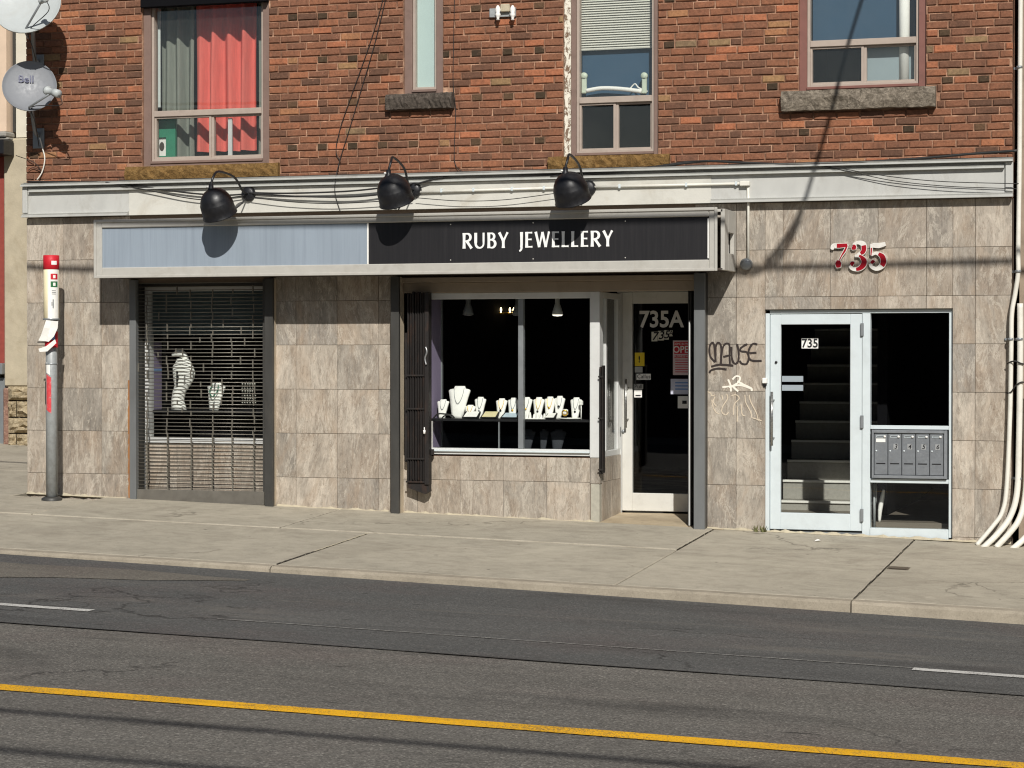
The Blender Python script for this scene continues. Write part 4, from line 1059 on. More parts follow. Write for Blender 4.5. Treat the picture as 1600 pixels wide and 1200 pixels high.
b.build("graffiti", paint("black_marker", (44, 34, 30), .6, .1, 20, bump=0), bld, label="black graffiti tag beside the entrance door")
ws = [[(325, 700), (420, 690), (520, 680), (635, 720)], [(385, 620), (410, 680), (415, 745)], [(430, 620), (470, 585), (510, 600), (490, 650), (430, 690), (395, 700)], [(430, 690), (490, 745)], [(480, 640), (560, 680), (630, 715), (628, 740)]]
b = MB()
for i, s in enumerate(ws): stroke_px(b, zoomp(s, 1080, 500, 6.67), 2.8, -0.0032 - .0003 * i)
b.build("graffiti", paint("white_marker", (236, 230, 216), .6, .04, 20, bump=0), bld, label="solid white graffiti mark under the black tag")
ws = [[(150, 740), (200, 760), (215, 790), (250, 780)], [(215, 830), (225, 900), (260, 960), (295, 980)], [(250, 800), (230, 850), (260, 900)], [(320, 780), (330, 830)], [(370, 770), (380, 820), (330, 900), (320, 960), (360, 990), (390, 960)],
      [(420, 790), (470, 780), (500, 820), (450, 880), (440, 990)], [(480, 900), (480, 1060)], [(520, 880), (530, 980), (560, 1000)], [(560, 780), (570, 860), (620, 960), (630, 1020)], [(605, 780), (620, 850), (680, 970), (700, 1050)], [(640, 1020), (735, 1050)]]
b = MB()
for i, s in enumerate(ws): stroke_px(b, zoomp(s, 1080, 500, 6.67), 1.5, -0.0032 - .0003 * i)
b.build("graffiti", paint("faded_white_marker", (206, 192, 170), .7, .1, 20, .5, (170, 150, 126), bump=0), bld, label="half cleaned pale graffiti scrawl low on the tiles")

# ------------------------------------------------------------------ shop sign
sd_ = 0.60
sgx0, sgx1 = PX(149, sd_), PX(1119, sd_)
sgz1, sgz0 = CZ + 1.437, CZ + .842
sign = thing("shop_sign", "long grey framed signboard, half blank blue-grey and half black reading RUBY JEWELLERY", "sign", ((sgx0 + sgx1) / 2, 0, sgz0))
fw = .085
b = MB(); frame(b, sgx0, sgx1, sgz0, sgz1, .075, .075, .10, .075, -sd_, -sd_ + .06, .008)
for q in (0.018,):
    frame(b, sgx0 - .012, sgx1 + .012, sgz0 - .012, sgz1 + .012, .03, .03, .03, .03, -sd_ - .014, -sd_ - .0005, .004)
b.build("frame", M_SIGNFR, sign)
b = MB(); b.box(sgx0 + .01, sgx1 + .05, -sd_ + .061, -.055, sgz1 - .03, sgz1 - .002, .003); b.box(sgx0 + .01, sgx0 + .03, -sd_ + .061, -.055, sgz0 + .02, sgz1 - .031)
b.build("casing", M_SIGNFR, sign)
b = MB(); b.box(sgx0 + .01, sgx1 + .05, -sd_ + .061, .0, sgz0 + .002, sgz0 + .019, .002); b.build("soffit", paint("soffit_brown", (70, 60, 54), .8, .1, 6), sign)
# end cap with cut-out
ecx0, ecx1 = sgx1 + .051, sgx1 + .07
yA, yB = -sd_ + .061, -.004
b = MB(); zc0, zc1 = sgz0 + .17, sgz1 - .22; ya, yb_ = -.36, -.1
b.box(sgx1 + .03, ecx1, yA, ya, sgz0, sgz1 - .0, .003); b.box(sgx1 + .03, ecx1, yb_, yB, sgz0, sgz1, .003)
b.box(sgx1 + .03, ecx1, ya + .0005, yb_ - .0005, sgz0, zc0, .003); b.box(sgx1 + .03, ecx1, ya + .0005, yb_ - .0005, zc1, sgz1, .003)
b.build("end_cap", M_SIGNFR, sign)
b = MB(); b.box(sgx1 + .004, sgx1 + .012, ya - .06, yb_ + .05, zc0 - .05, zc1 + .05); b.build("reflector", M_PRINTW, sign)
pzx = PX(574.5, sd_)
pz0, pz1 = sgz0 + .10, sgz1 - .075
box("blank_panel", m_signface("sign_bluegrey", (145, 156, 167), (114, 123, 135), .4), sign, sgx0 + .075, pzx - .012, -sd_ + .022, -sd_ + .035, pz0, pz1, 0, label="blank faded blue-grey half of the sign face")
box("black_panel", m_signface("sign_black", (33, 32, 34), (62, 60, 60), .3), sign, pzx + .004, sgx1 - .075, -sd_ + .022, -sd_ + .035, pz0, pz1, 0, label="black half of the sign face with white lettering")
box("divider", M_PRINTW, sign, pzx - .012, pzx + .004, -sd_ + .012, -sd_ + .035, pz0, pz1, .002)
box("divider", M_PRINTW, sign, sgx1 - .09, sgx1 - .075, -sd_ + .010, -sd_ + .0215, pz0 + .012, pz1 - .02, .002)
q = MB(); q.lathe([(0, -.004), (.006, -.004), (.007, 0)], (0, 0, 0), (0, 1, 0), 8); sm = q.mesh("screw", M_SIGNFR)
for px in (703, 832, 976, 1105):
    for z in (pz0 + .03, pz1 - .03): inst("screw", sm, sign, (PX(px, sd_), -sd_ + .0215, z))
# flared capitals drawn stroke by stroke
def arc(cx, cz, rx_, rz_, a0, a1, n=12): return [(cx + rx_ * math.cos(math.radians(a0 + (a1 - a0) * i / n)), cz + rz_ * math.sin(math.radians(a0 + (a1 - a0) * i / n))) for i in range(n + 1)]
def st(x0, z0, x1, z1, w0=.17, fl=1.25, n=8):
    pts = [(x0 + (x1 - x0) * i / n, z0 + (z1 - z0) * i / n) for i in range(n + 1)]
    return pts, [w0 * (1 + (fl - 1) * abs(2 * i / n - 1) ** 2.2) for i in range(n + 1)]
def cv(pts, w0, w1):      # thick in the middle
    n = len(pts); return pts, [w0 + (w1 - w0) * math.sin(math.pi * i / (n - 1)) for i in range(n)]
LET = {
 'R': (.66, [st(.1, 0, .1, 1), cv([(.1, .95)] + arc(.32, .72, .22, .23, 90, -90) + [(.1, .47)], .08, .17), st(.27, .49, .62, 0, .16, 1.15)]),
 'U': (.76, [(lambda p: (p, [.19] * 3 + [.15] * 5 + [.11] * 8 + [.13] * (len(p) - 16)))([(.1, 1), (.1, .7), (.1, .4)] + arc(.37, .3, .27, .27, 180, 360, 12) + [(.64, .5), (.64, 1)])]),
 'B': (.62, [st(.1, 0, .1, 1), cv([(.1, .95)] + arc(.28, .75, .19, .20, 90, -90) + [(.1, .55)], .08, .16), cv([(.1, .53)] + arc(.3, .28, .24, .25, 90, -90) + [(.1, .05)], .08, .17)]),
 'Y': (.68, [st(.05, 1, .33, .45, .16, 1.15), st(.62, 1, .34, .45, .12, 1.3), st(.33, .5, .33, 0)]),
 'J': (.36, [(lambda p: (p, [.2, .17, .16] + [.16 - .008 * i for i in range(len(p) - 3)]))([(.25, 1), (.25, .6), (.25, .2)] + arc(.05, .0, .2, .22, 20, -75, 7))]),
 'E': (.52, [st(.1, 0, .1, 1), st(.1, .95, .47, .95, .09, 1.35), st(.1, .52, .43, .52, .09, 1.3), st(.1, .05, .49, .05, .09, 1.35)]),
 'W': (1.0, [st(.05, 1, .29, .02, .15, 1.15), st(.29, .02, .5, .98, .11, 1.1), st(.5, .98, .73, .02, .15, 1.1), st(.73, .02, .95, 1, .11, 1.25)]),
 'L': (.5, [st(.1, 0, .1, 1), st(.1, .05, .46, .05, .09, 1.35)]),
}
fy = -sd_ + .0215; lh = (386 - 362) / 153.5
xa_, xb_ = PX(722, sd_), PX(957, sd_)
msg = "RUBY JEWELLERY"; sp_ = .14
tot = sum(.5 if c == ' ' else LET[c][0] + sp_ for c in msg) - sp_; ux = (xb_ - xa_) / (tot * lh)
cx = xa_; zl = PZ(840, 386.5, sd_)
for c in msg:
    if c == ' ': cx += .5 * lh * ux; continue
    b = MB()
    for i, (pts, wd) in enumerate(LET[c][1]):
        b.ribbon([(cx + x * lh * ux, zl + z * lh) for x, z in pts], [q * lh for q in wd], fy - .004 - .0004 * i, fy)
    b.build("letter", M_LETTER, sign, origin=(cx, fy, zl), label="white letter " + c); cx += (LET[c][0] + sp_) * lh * ux

# ------------------------------------------------------------------ gooseneck lamps
def lamp(hpx, hpy, mpx, mpy, label):
    dh = 0.90
    m = P(mpx, mpy, .07); h = P(hpx, hpy, dh)              # shade centre
    t = thing("gooseneck_lamp", label, "wall lamp", (m.x, -.055, m.z), "black gooseneck lamps over the sign")
    ax = Vector((.10, .46, -.88)).normalized()
    neck = h + Vector((-.035, -.05, .17))
    b = MB(); pr = [(.0, -.165), (.05, -.158), (.095, -.135), (.130, -.10), (.155, -.055), (.166, -.02), (.171, -.012), (.174, .06), (.178, .125), (.185, .132), (.176, .130), (.165, -.01), (.14, -.075), (.09, -.125), (.0, -.15)]; b.lathe(pr, h, ax, 36); b.build("shade", M_BLACK, t)
    b = MB(); b.lathe([(0, .03), (.024, .03), (.026, -.01), (.034, -.02), (.04, -.05), (.06, -.075), (.075, -.11)], neck, (0, 0, 1), 20); b.build("neck", M_BLACK, t)
    b = MB(); a0 = m + Vector((0, -.03, 0)); top = Vector(((neck.x * 2 + m.x) / 3, neck.y + .18, neck.z + .17))
    b.tube(smooth_pts([a0, a0 + Vector((-.01, -.10, .03)), (a0 + top) / 2 + Vector((0, .02, .06)), top, neck + Vector((.015, .03, .11)), neck + Vector((.0, .0, .02)), neck], 7), .0125, 10)
    b.build("arm", M_BLACK, t)
    b = MB(); b.lathe([(0, -.045), (.055, -.045), (.075, -.03), (.08, 0)], (m.x, -.056, m.z), (0, 1, 0), 20); b.build("mount", M_BLACK, t)
    b = MB(); b.lathe([(0, -.012), (.011, -.006), (.014, 0), (.011, .006), (0, .012)], neck + Vector((-.03, -.02, -.005)), (0, 0, 1), 10)
    b.build("knob", M_PRINTW, t)
    b = MB(); b.lathe([(.03, -.08), (.032, -.02), (.055, .03), (.055, .06), (.03, .085), (0, .09)], h, ax, 14); b.build("bulb", M_PRINTW, t)
    b = MB(); b.tube(smooth_pts([m + Vector((-.02, -.03, -.05)), m + Vector((-.05, -.09, -.12)), m + Vector((-.10, -.10, -.16)), m + Vector((-.15, -.06, -.2))], 4), .008, 6); b.build("wire", M_CABLE, t)
    return t
lamp(338, 318, 388, 303, "black gooseneck lamp over the blank blue-grey part of the sign")
lamp(615, 297, 647, 297, "black gooseneck lamp over the left end of the black sign panel")
lamp(891, 294, 919, 294, "black gooseneck lamp over the word JEWELLERY")

# ------------------------------------------------------------------ cables and conduits
def cable(name, label, pts, r, mat=M_CABLE, cat="cable", k=6, n=6, group=None):
    b = MB(); b.tube(smooth_pts([P(x, y, d) for x, y, d in pts], k), r, n); o = b.build(name, mat); return tag(o, label, cat, group)
cable("cable", "black cable lying along the fascia top from the left corner to the first lamp", [(43, 284, .07), (110, 284, .075), (170, 286, .08), (230, 293, .085), (300, 302, .09), (350, 305, .09), (386, 303, .08)], .009)
cable("cable", "thinner black cable dipping below the thick one towards the first lamp", [(165, 285, .10), (230, 297, .10), (290, 309, .1), (330, 312, .1), (386, 305, .1)], .006)
cable("cable", "upper black cable strung straight between first and second lamps", [(390, 301, .08), (450, 302, .09), (540, 299, .1), (600, 293, .11), (644, 287, .11)], .009)
cable("cable", "middle black cable sagging a little between first and second lamps", [(390, 302, .10), (470, 307, .105), (560, 307, .11), (644, 297, .09)], .009)
cable("cable", "thin lower cable hanging lowest between first and second lamps", [(392, 308, .12), (450, 315, .12), (520, 318, .12), (600, 314, .12), (645, 309, .12)], .005)
cable("cable", "thin cable hanging low between second and third lamps", [(650, 309, .12), (720, 314, .12), (790, 312, .12), (868, 302, .12)], .004)
cable("cable", "black cable rising from second lamp along the fascia top to the third lamp", [(648, 288, .11), (690, 277, .10), (725, 271, .085), (790, 271, .085), (850, 273, .085), (893, 274, .09)], .009)
cable("cable", "thick black cable draped along the brick foot to the right corner", [(893, 273, .085), (960, 268, .075), (1030, 260, .07), (1100, 252, .06), (1160, 254, .08), (1240, 257, .085), (1330, 254, .085), (1430, 248, .08), (1510, 241, .085), (1592, 235, .10)], .013)
cable("cable", "second black cable twisted with the thick one by the tall window sill", [(860, 275, .09), (930, 271, .08), (1010, 262, .08), (1070, 253, .07), (1110, 251, .07)], .007)
cable("cable", "lower of two thin wires sagging over the right fascia panel", [(1275, 257, .09), (1340, 271, .10), (1400, 283, .10), (1480, 291, .10), (1560, 294, .1), (1590, 295, .11)], .004)
cable("cable", "upper of two thin wires sagging over the right fascia panel", [(1275, 256, .1), (1330, 266, .11), (1400, 277, .11), (1480, 284, .11), (1592, 287, .12)], .004)
cable("cable", "left of two thin wires slanting down the brick between wide and narrow windows", [(602, -30, .02), (598, 0, .02), (580, 62, .02), (556, 130, .025), (533, 196, .02), (525, 235, .025), (532, 252, .03)], .0045)
cable("cable", "right of two thin wires slanting down the brick, trailing over the fascia", [(607, -30, .02), (602, 0, .02), (585, 70, .025), (566, 135, .02), (545, 205, .02), (531, 250, .03), (524, 282, .10), (524, 305, .07), (532, 331, .07)], .0045)
cable("cable", "thin wire running straight down beside the narrow window", [(711, -30, .015), (710, 0, .015), (709, 60, .015), (708, 130, .02), (712, 175, .015), (710, 250, .02), (722, 269, .06)], .004)
cable("cable", "white coaxial cable curving down below the lower satellite dish", [(62, 215, .06), (66, 230, .04), (70, 248, .03), (66, 268, .03), (58, 281, .04)], .008, mat=M_WHITEPIPE)
cable("cable", "thin black wire looping out from the left corner below the dish", [(25, 243, -.1), (45, 250, .03), (56, 256, .03), (64, 266, .03), (52, 262, .03), (44, 266, .03)], .004)
def conduit(label, pts, r, k=7, straps=()):
    t = thing("conduit", label, "conduit", P(*pts[0]))
    b = MB(); b.tube(smooth_pts([P(x, y, d) for x, y, d in pts], k), r, 14); b.build("pipe", M_WHITEPIPE, t)
    for (x, y, d) in straps:
        p = P(x, y, d); q = MB(); q.lathe([(r + .002, -.012), (r + .006, -.012), (r + .006, .012), (r + .002, .012)], p, (0, 0, 1), 14); q.box(p.x - r - .04, p.x - r - .002, -.018, -.006, p.z - .012, p.z + .012, .002); q.build("strap", M_GREYALU, t)
    return t
t = thing("conduit", "white conduit along the fascia turning down to a round junction box", "conduit", P(1167, 290, .07))
b = MB(); z_c = PZ(1000, 290.5, .075)
b.tube([(PX(654, .075), -.075, z_c - .01), (PX(868, .075), -.075, z_c)], .013, 10); b.tube([(PX(924, .075), -.075, z_c), (PX(1158, .075), -.075, z_c)], .013, 10)
xv = PX(1168, .075); b.tube([(xv, -.06, z_c - .02), (xv, -.045, PZ(1168, 320, .045)), (xv, -.045, PZ(1168, 405, .045))], .013, 10); b.build("pipe", M_WHITEPIPE, t)
b = MB(); b.box(PX(1156, .08), PX(1171, .08), -.1, -.046, z_c - .025, z_c + .022, .005); b.build("elbow_box", M_WHITEPIPE, t)
b = MB(); p = P(1167, 413, .0); b.lathe([(0, -.075), (.045, -.075), (.058, -.06), (.06, -.002)], (p.x, 0, p.z), (0, 1, 0), 20); b.build("junction_box", M_GREYALU, t)
q = MB(); q.box(-.02, .02, -.02, .02, -.02, .02, .004); cl = q.mesh("clip", M_ALU)
for px in (690, 740, 800, 850, 968, 1072, 1150): inst("clip", cl, t, (PX(px, .075), -.072, z_c), scale=(.6, .9, 1))
conduit("tall white conduit from the roof that jogs left beside the right corner", [(1595, -60, .1), (1594, 100, .1), (1593, 250, .1), (1591, 390, .1), (1591, 425, .1), (1586, 460, .08), (1581, 490, .08), (1580, 540, .08), (1578, 650, .08), (1573, 760, .09), (1566, 800, .11), (1550, 824, .15), (1526, 852, .2)], .022, straps=((1593, 105, .1), (1591, 424, .1), (1579, 530, .08)))
conduit("thick white conduit standing right of the jogging one, curving into the pavement", [(1594, 474, .1), (1594, 560, .1), (1592, 700, .1), (1589, 770, .12), (1578, 808, .16), (1558, 835, .22), (1534, 858, .27)], .029, straps=((1593, 530, .1), (1591, 748, .1)))
conduit("third white conduit bending into the pavement behind the thick one", [(1606, 600, .08), (1605, 720, .08), (1601, 780, .1), (1592, 812, .15), (1578, 832, .2), (1556, 856, .25)], .029)
conduit("rightmost white conduit elbow entering the pavement at the picture edge", [(1626, 700, .08), (1624, 790, .1), (1612, 826, .15), (1596, 846, .2), (1574, 864, .25)], .029)
for k, (xa_, ya_, xb_, yb_) in enumerate(((1574, 565, 1600, 568), (1574, 612, 1600, 597))):
    cable("cable_tie", "%s black tie wrapped round the two white conduits" % ("upper" if k == 0 else "lower"), [(xa_, ya_ + 3, .07), (xa_ + 6, ya_, .115), ((xa_ + xb_) / 2, (ya_ + yb_) / 2 - 2, .135), (xb_ - 4, yb_, .14), (xb_ + 6, yb_ + 2, .09)], .007, cat="tie")
# ------------------------------------------------------------------ big red house number
hn = thing("house_number", "large red and silver decorative number 735 on the tiles over the entrance", "house number", P(1342, 400, 0))
M_SILV = paint("worn_silver", (226, 222, 214), .4, .08, 20, .25, metal=.1, bump=0); M_RED = m_chrome_red(); M_EDGE = paint("number_edge", (110, 44, 44), .5, .1, 10, bump=0)
def digit(strokes, label):
    o = None; base = MB()
    for i, (pts, wd, red) in enumerate(strokes):
        q = [P(1260 + x / 10., 350 + y / 10., .03) for x, y in pts]; q = smooth_pts(q, 5); n = len(q)
        ws_ = [wd[min(len(wd) - 1, int(k / (n - 1) * (len(wd) - 1) + 1e-6))] * (1 - ((k / (n - 1) * (len(wd) - 1)) % 1)) + wd[min(len(wd) - 1, int(k / (n - 1) * (len(wd) - 1) + 1e-6) + 1)] * ((k / (n - 1) * (len(wd) - 1)) % 1) for k in range(n)]
        base.ribbon([(p.x, p.z) for p in q], [w_ * .80 / 1590 + .009 for w_ in ws_], -.034 - .0006 * i, -.002)
        strokes[i] = (q, ws_, red)
    o = base.build("digit", M_SILV, hn, label=label)
    rb = MB()
    for i, (q, ws_, red) in enumerate(strokes):
        if red: 
            a, c = int(red[0] * (len(q) - 1)), int(red[1] * (len(q) - 1)) + 1
            rb.ribbon([(p.x, p.z) for p in q[a:c]], [max(.006, w_ * .80 / 1590 - .003) for w_ in ws_[a:c]], -.0365 - .0006 * i, -.030)
    rb.build("red_face", M_RED, o); return o
digit([([(400, 400), (425, 345), (520, 340), (640, 330)], [35, 80, 85, 70], (.55, 1)), ([(645, 320), (600, 420), (550, 500), (505, 590)], [30, 45, 30, 22], (.1, .9)), ([(500, 560), (500, 620), (505, 690)], [50, 125, 70], (.1, .9))], "digit 7 with a red ball foot")
digit([([(745, 410), (740, 360), (720, 340)], [60, 110, 60], (.1, .9)), ([(730, 330), (800, 290), (880, 310), (900, 380), (880, 440), (800, 480)], [35, 45, 90, 100, 90, 30], (.5, .9)), ([(760, 500), (840, 500), (900, 570), (890, 640), (820, 700), (720, 700), (680, 650)], [30, 50, 110, 110, 80, 45, 40], (.15, .75)), ([(690, 640), (720, 620), (745, 630)], [50, 95, 60], (.1, .9))], "digit 3 mostly red")
digit([([(1030, 330), (1130, 335), (1235, 310)], [70, 85, 55], None), ([(1020, 310), (1015, 420), (1010, 490)], [30, 34, 26], (.3, 1)), ([(1015, 490), (1090, 455), (1180, 500), (1205, 580), (1180, 650), (1100, 700), (1020, 670), (995, 620)], [20, 40, 100, 115, 100, 60, 45, 35], (.2, .58)), ([(1010, 620), (1040, 590), (1060, 610)], [40, 80, 50], (.1, .9))], "digit 5 with a silver lower curve")

# ------------------------------------------------------------------ satellite dishes
def dish(c, rad, nrm, mat, lab, arm_to, mnt, k=1.0, sq=(1, 1)):
    t = thing("satellite_dish", lab, "satellite dish", mnt, "satellite dishes on the left corner")
    n = Vector(nrm).normalized(); b = MB()
    pr = [(rad * i / 8, -.10 * rad * (1 - (i / 8) ** 2) * 1.6) for i in range(9)]; pr2 = [(rad * 1.015, .004), (rad * 1.02, -.012)] + [(rad * i / 8, -.012 - .10 * rad * (1 - (i / 8) ** 2) * 1.6) for i in range(7, -1, -1)]
    b.lathe(pr + pr2, c, n, 36, sq); b.build("reflector", mat, t)
    low = c - Vector((0, 0, 1)) * rad * .95
    a = MB(); a.tube([low - n * .04, low + n * .10, arm_to], .012, 8); a.build("feed_arm", M_GREYALU, t)
    d = (c - arm_to).normalized(); l = MB(); l.lathe([(r_ * k, h_ * k) for r_, h_ in ((0, .0), (.028, 0), (.03, .05), (.024, .055), (.024, .12), (.034, .125), (.03, .15), (0, .15))], arm_to - d * .11, d, 14); l.build("receiver", M_DISH2, t)
    m = MB(); back = c - n * (.18 * rad + .085); m.lathe([(0, -.03), (.07, -.03), (.07, .02), (.04, .06)], back, n, 12); m.tube(smooth_pts([back, back - n * .10 + Vector((0, 0, -.06)), Vector((mnt[0], -.1, mnt[2] + .08)), Vector((mnt[0], -.02, mnt[2] + .02))], 5), .022, 10)
    m.box(mnt[0] - .07, mnt[0] + .07, -.02, -.006, mnt[2] - .12, mnt[2] + .10, .003); m.build("bracket", M_GREYALU, t)
    cb = MB(); cb.tube(smooth_pts([arm_to - d * .09, arm_to - d * .10 + Vector((.03, 0, -.12)), low + n * .05 + Vector((.05, -.02, .02)), low + Vector((.04, .05, -.12)), Vector((mnt[0] + .02, -.04, mnt[2] - .10))], 6), .005, 6); cb.build("lead", M_CABLE, t)
    return t, n
c1 = P(42, 6, .66); dish(c1, .36, (.22, -.86, .42), M_DISH2, "upper pale satellite dish cut by the picture's top edge", c1 + Vector((.33, -.26, -.02)), (BX0 + .16, 0, PZ(60, 100)))
c2 = P(46, 134, .46); t2, n2 = dish(c2, .285, (.42, -.86, .28), M_DISH, "lower grey satellite dish marked Bell above the fascia's left end", c2 + Vector((.37, -.16, -.10)), (BX0 + .16, 0, PZ(60, 215)), k=1.5)
u = Vector((1, 0, 0)); u = (u - n2 * u.dot(n2)).normalized(); v = n2.cross(u)
wb = text("brand_word", "Bell", flat("dish_print", (58, 62, 92)), t2, .115, 0, 0, 0, ext=.001, offs=.002)
wb.rotation_mode = 'QUATERNION'
_up = (Vector((0, 0, 1)) - n2 * n2.z).normalized(); _rt = _up.cross(n2)
wb.matrix_basis = Matrix.Translation(c2 - n2 * .026 - _rt * .04 + _up * .085 - ORI[t2]) @ Matrix(((_rt.x, -n2.x, _up.x), (_rt.y, -n2.y, _up.y), (_rt.z, -n2.z, _up.z))).to_4x4()

# ------------------------------------------------------------------ insulator rack on the brick
t = thing("insulator_rack", "small galvanised rack with two white porcelain insulators high on the brick", "insulator rack", P(786, 20, 0))
x0, x1, z0, z1 = R(766, 13, 807, 27); box("rack_plate", M_GALV, t, x0, x1, -.03, -.007, z0, z1, .003)
for px in (778, 801):
    b = MB(); p = P(px, 18, .08); b.lathe([(0, -.09), (.02, -.085), (.012, -.07), (.022, -.05), (.03, -.03), (.02, -.01), (.03, .015), (.022, .04), (.012, .06), (0, .065)], p, (0, 0, 1), 14); b.tube([(p.x, -.02, p.z), (p.x, -.08, p.z)], .008, 6); b.build("insulator", M_PRINTW, t)
p = P(789, 14, .06); box("clamp", M_CAULK, t, p.x - .05, p.x + .05, -.07, -.031, p.z - .03, p.z + .05, .008)

# ------------------------------------------------------------------ bus stop pole
pd = 0.50
px_, = (PX(80.5, pd),)
zp0 = gz(px_, -pd)
pole = thing("bus_stop_pole", "galvanised bus stop pole with red and cream sign sleeve, torn posters and red sticker", "bus stop pole", (px_, -pd, zp0))
b = MB(); b.tube([(px_, -pd, zp0), (px_, -pd, PZ(80, 408, pd))], .062, 20); b.build("pole", M_GALV, pole)
b = MB(); b.lathe([(.115, .0), (.115, .03), (.09, .045), (.075, .05)], (px_, -pd, zp0), (0, 0, 1), 8); b.build("base_plate", M_STEEL, pole)
def sleeve(name, y0, y1, r, mat, ang=None):
    b = MB(); b.lathe([(r - .004, 0), (r, .002), (r, PZ(80, y0, pd) - PZ(80, y1, pd) - .002), (r - .004, PZ(80, y0, pd) - PZ(80, y1, pd))], (px_, -pd, PZ(80, y1, pd)), (0, 0, 1), 20); return b.build(name, mat, pole)
sleeve("sign_cap", 399, 421, .086, M_PRINTR); sleeve("sign_sleeve", 421.3, 500, .083, flat("cream_vinyl", (240, 228, 190), .5))
def wrap(name, mat, a0, a1, y0, y1, r, skew=0.0, par=None):
    b = MB(); n = 8
    for i in range(n):
        q = []
        for (ii, jj) in ((i, 0), (i + 1, 0), (i + 1, 1), (i, 1)):
            a = math.radians(a0 + (a1 - a0) * ii / n); z = PZ(80, (y1 if jj == 0 else y0) + skew * ii / n, pd); q.append((px_ + r * math.cos(a), -pd + r * math.sin(a), z))
        b.quad(*q, smooth=True)
        b.quad(*[(px_ + (x - px_) * .985, -pd + (y + pd) * .985, z) for x, y, z in q][::-1], smooth=True)
    return b.build(name, mat, par or pole)
wrap("white_strip", M_PRINTW, -88, 0, 421.5, 500, .0845)
wrap("route_badge", M_PRINTR, -66, -12, 428, 437, .0855); wrap("route_badge", M_PRINTG, -66, -12, 440, 449, .0855)
wrap("badge_mark", M_PRINTW, -48, -30, 430, 435, .0862); wrap("badge_mark", M_PRINTW, -48, -30, 442, 447, .0862); wrap("emblem", M_PRINTW, -60, -20, 408, 414, .0875)
for k in range(3): wrap("print_line", M_GREYALU, -58, -28, 454 + k * 2.6, 455 + k * 2.6, .0855)
wrap("print_line", M_GREYALU, -52, -44, 468, 482, .0855); wrap("print_line", M_GREYALU, -60, -54, 472, 478, .0855)
b = MB(); b.lathe([(.088, 0), (.09, .004), (.09, .012), (.088, .016)], (px_, -pd, PZ(80, 500, pd)), (0, 0, 1), 20); b.lathe([(.064, 0), (.067, .004), (.067, .012), (.064, .016)], (px_, -pd, PZ(80, 570, pd)), (0, 0, 1), 20); b.build("band_clamp", M_GREYALU, pole)
# torn poster curling off, and flap
b = MB()
G = [[(72, 500), (80, 501), (91, 502)], [(68, 512), (78, 513), (90, 513)], [(64, 524), (75, 526), (84, 526)], [(60, 532), (70, 533), (76, 534)]]
for i in range(3):
    for j in range(2):
        b.quad(*[P(x, y, pd + .10 + .02 * math.sin(x * .4) - .0 * y) for x, y in (G[i][j], G[i][j + 1], G[i + 1][j + 1], G[i + 1][j])], smooth=True)
b.build("torn_poster", M_PRINTW, pole)
b = MB(); G = [(86, 530), (88, 536), (74, 549), (62, 550), (60, 545), (72, 541)]; b.quad(*[P(x, y, pd + .11) for x, y in G]); b.build("poster_flap", M_PRINTW, pole)
wrap("red_wrap", M_PRINTR, -150, 20, 518, 543, .07); wrap("blue_patch", M_BLUEP, -75, -30, 522, 531, .072)
wrap("red_sticker", paint("worn_red", (206, 66, 70), .7, .2, 30, .8, (190, 176, 170)), -118, -64, 584, 640, .0635, 6); wrap("white_scrap", M_PRINTW, -120, -75, 566, 582, .0638, 4)
box("bracket", M_STEEL, pole, px_ - .16, px_ - .05, -pd - .02, -pd - .005, PZ(80, 535.5, pd), PZ(80, 533.5, pd), .001)
wrap("tape_scrap", M_STEEL, -190, -150, 596, 632, .068)

# ------------------------------------------------------------------ folding security gates
def fold_gate(x0, x1, y0, y1, z0, z1, nb, label, horiz):
    t = thing("folding_gate", label, "security gate", ((x0 + x1) / 2, (y0 + y1) / 2, z0), "folded scissor gates at the shop window")
    q = MB(); wv = (x1 - x0) / nb
    q.box(-wv * .36, wv * .36, y0, y1, 0, z1 - z0, .003); q.box(-wv * .12, wv * .12, y0 - .012, y0 - .0005, 0.01, z1 - z0 - .01, .002); m = q.mesh("bar", M_GATE)
    for i in range(nb): inst("bar", m, t, (x0 + wv * (i + .5), rnd.uniform(-.008, .008), z0 + rnd.uniform(-.01, .01)))
    for z in horiz: box("hinge_band", M_GATE, t, x0 - .004, x1 + .004, y0 - .022, y0 - .0125, z, z + .018, .002)
    return t
g1 = fold_gate(PX(636, .12), PX(664, .12), -.13, -.07, PZ(650, 752, .12), PZ(650, 457, .12), 7, "dark brown folded scissor gate hanging left of the shop window", [PZ(650, y, .12) for y in (588, 640, 718, 754)])
box("side_channel", M_GATE, g1, PX(664.5, .12), PX(671, .12), -.15, -.05, PZ(650, 757, .12), PZ(650, 457, .12), .004)
box("side_channel", M_GATE, g1, PX(631.5, .12), PX(635.5, .12), -.11, -.06, PZ(650, 722, .12), PZ(650, 520, .12), .003)
b = MB(); bx = [P(637, 752, .13), P(669, 752, .13), P(671, 768, .13), P(664, 772, .13), P(637, 762, .13)]; b.prism([(p.x, p.z) for p in bx], -.13, -.06); b.build("foot_plate", M_GATE, g1)
b = MB(); p = P(663, 675, .16); b.lathe([(0, -.02), (.012, -.02), (.014, .02), (0, .022)], p, (0, 0, 1), 8); b.tube([p, p + Vector((0, 0, .05))], .006, 6); b.build("padlock", M_PRINTW, g1)
b = MB(); b.tube(smooth_pts([P(665, 542, .16), P(667, 550, .165), P(664, 560, .16), P(666, 570, .165)], 5), .010, 6); b.build("lock_chain", paint("chain_steel", (170, 170, 170), .3, .1, 20, metal=.7), g1)
box("gate_catch", M_GATE, g1, PX(671.5, .12), PX(675, .12), -.1, -.05, PZ(672, 711, .1), PZ(672, 702, .1), .003)
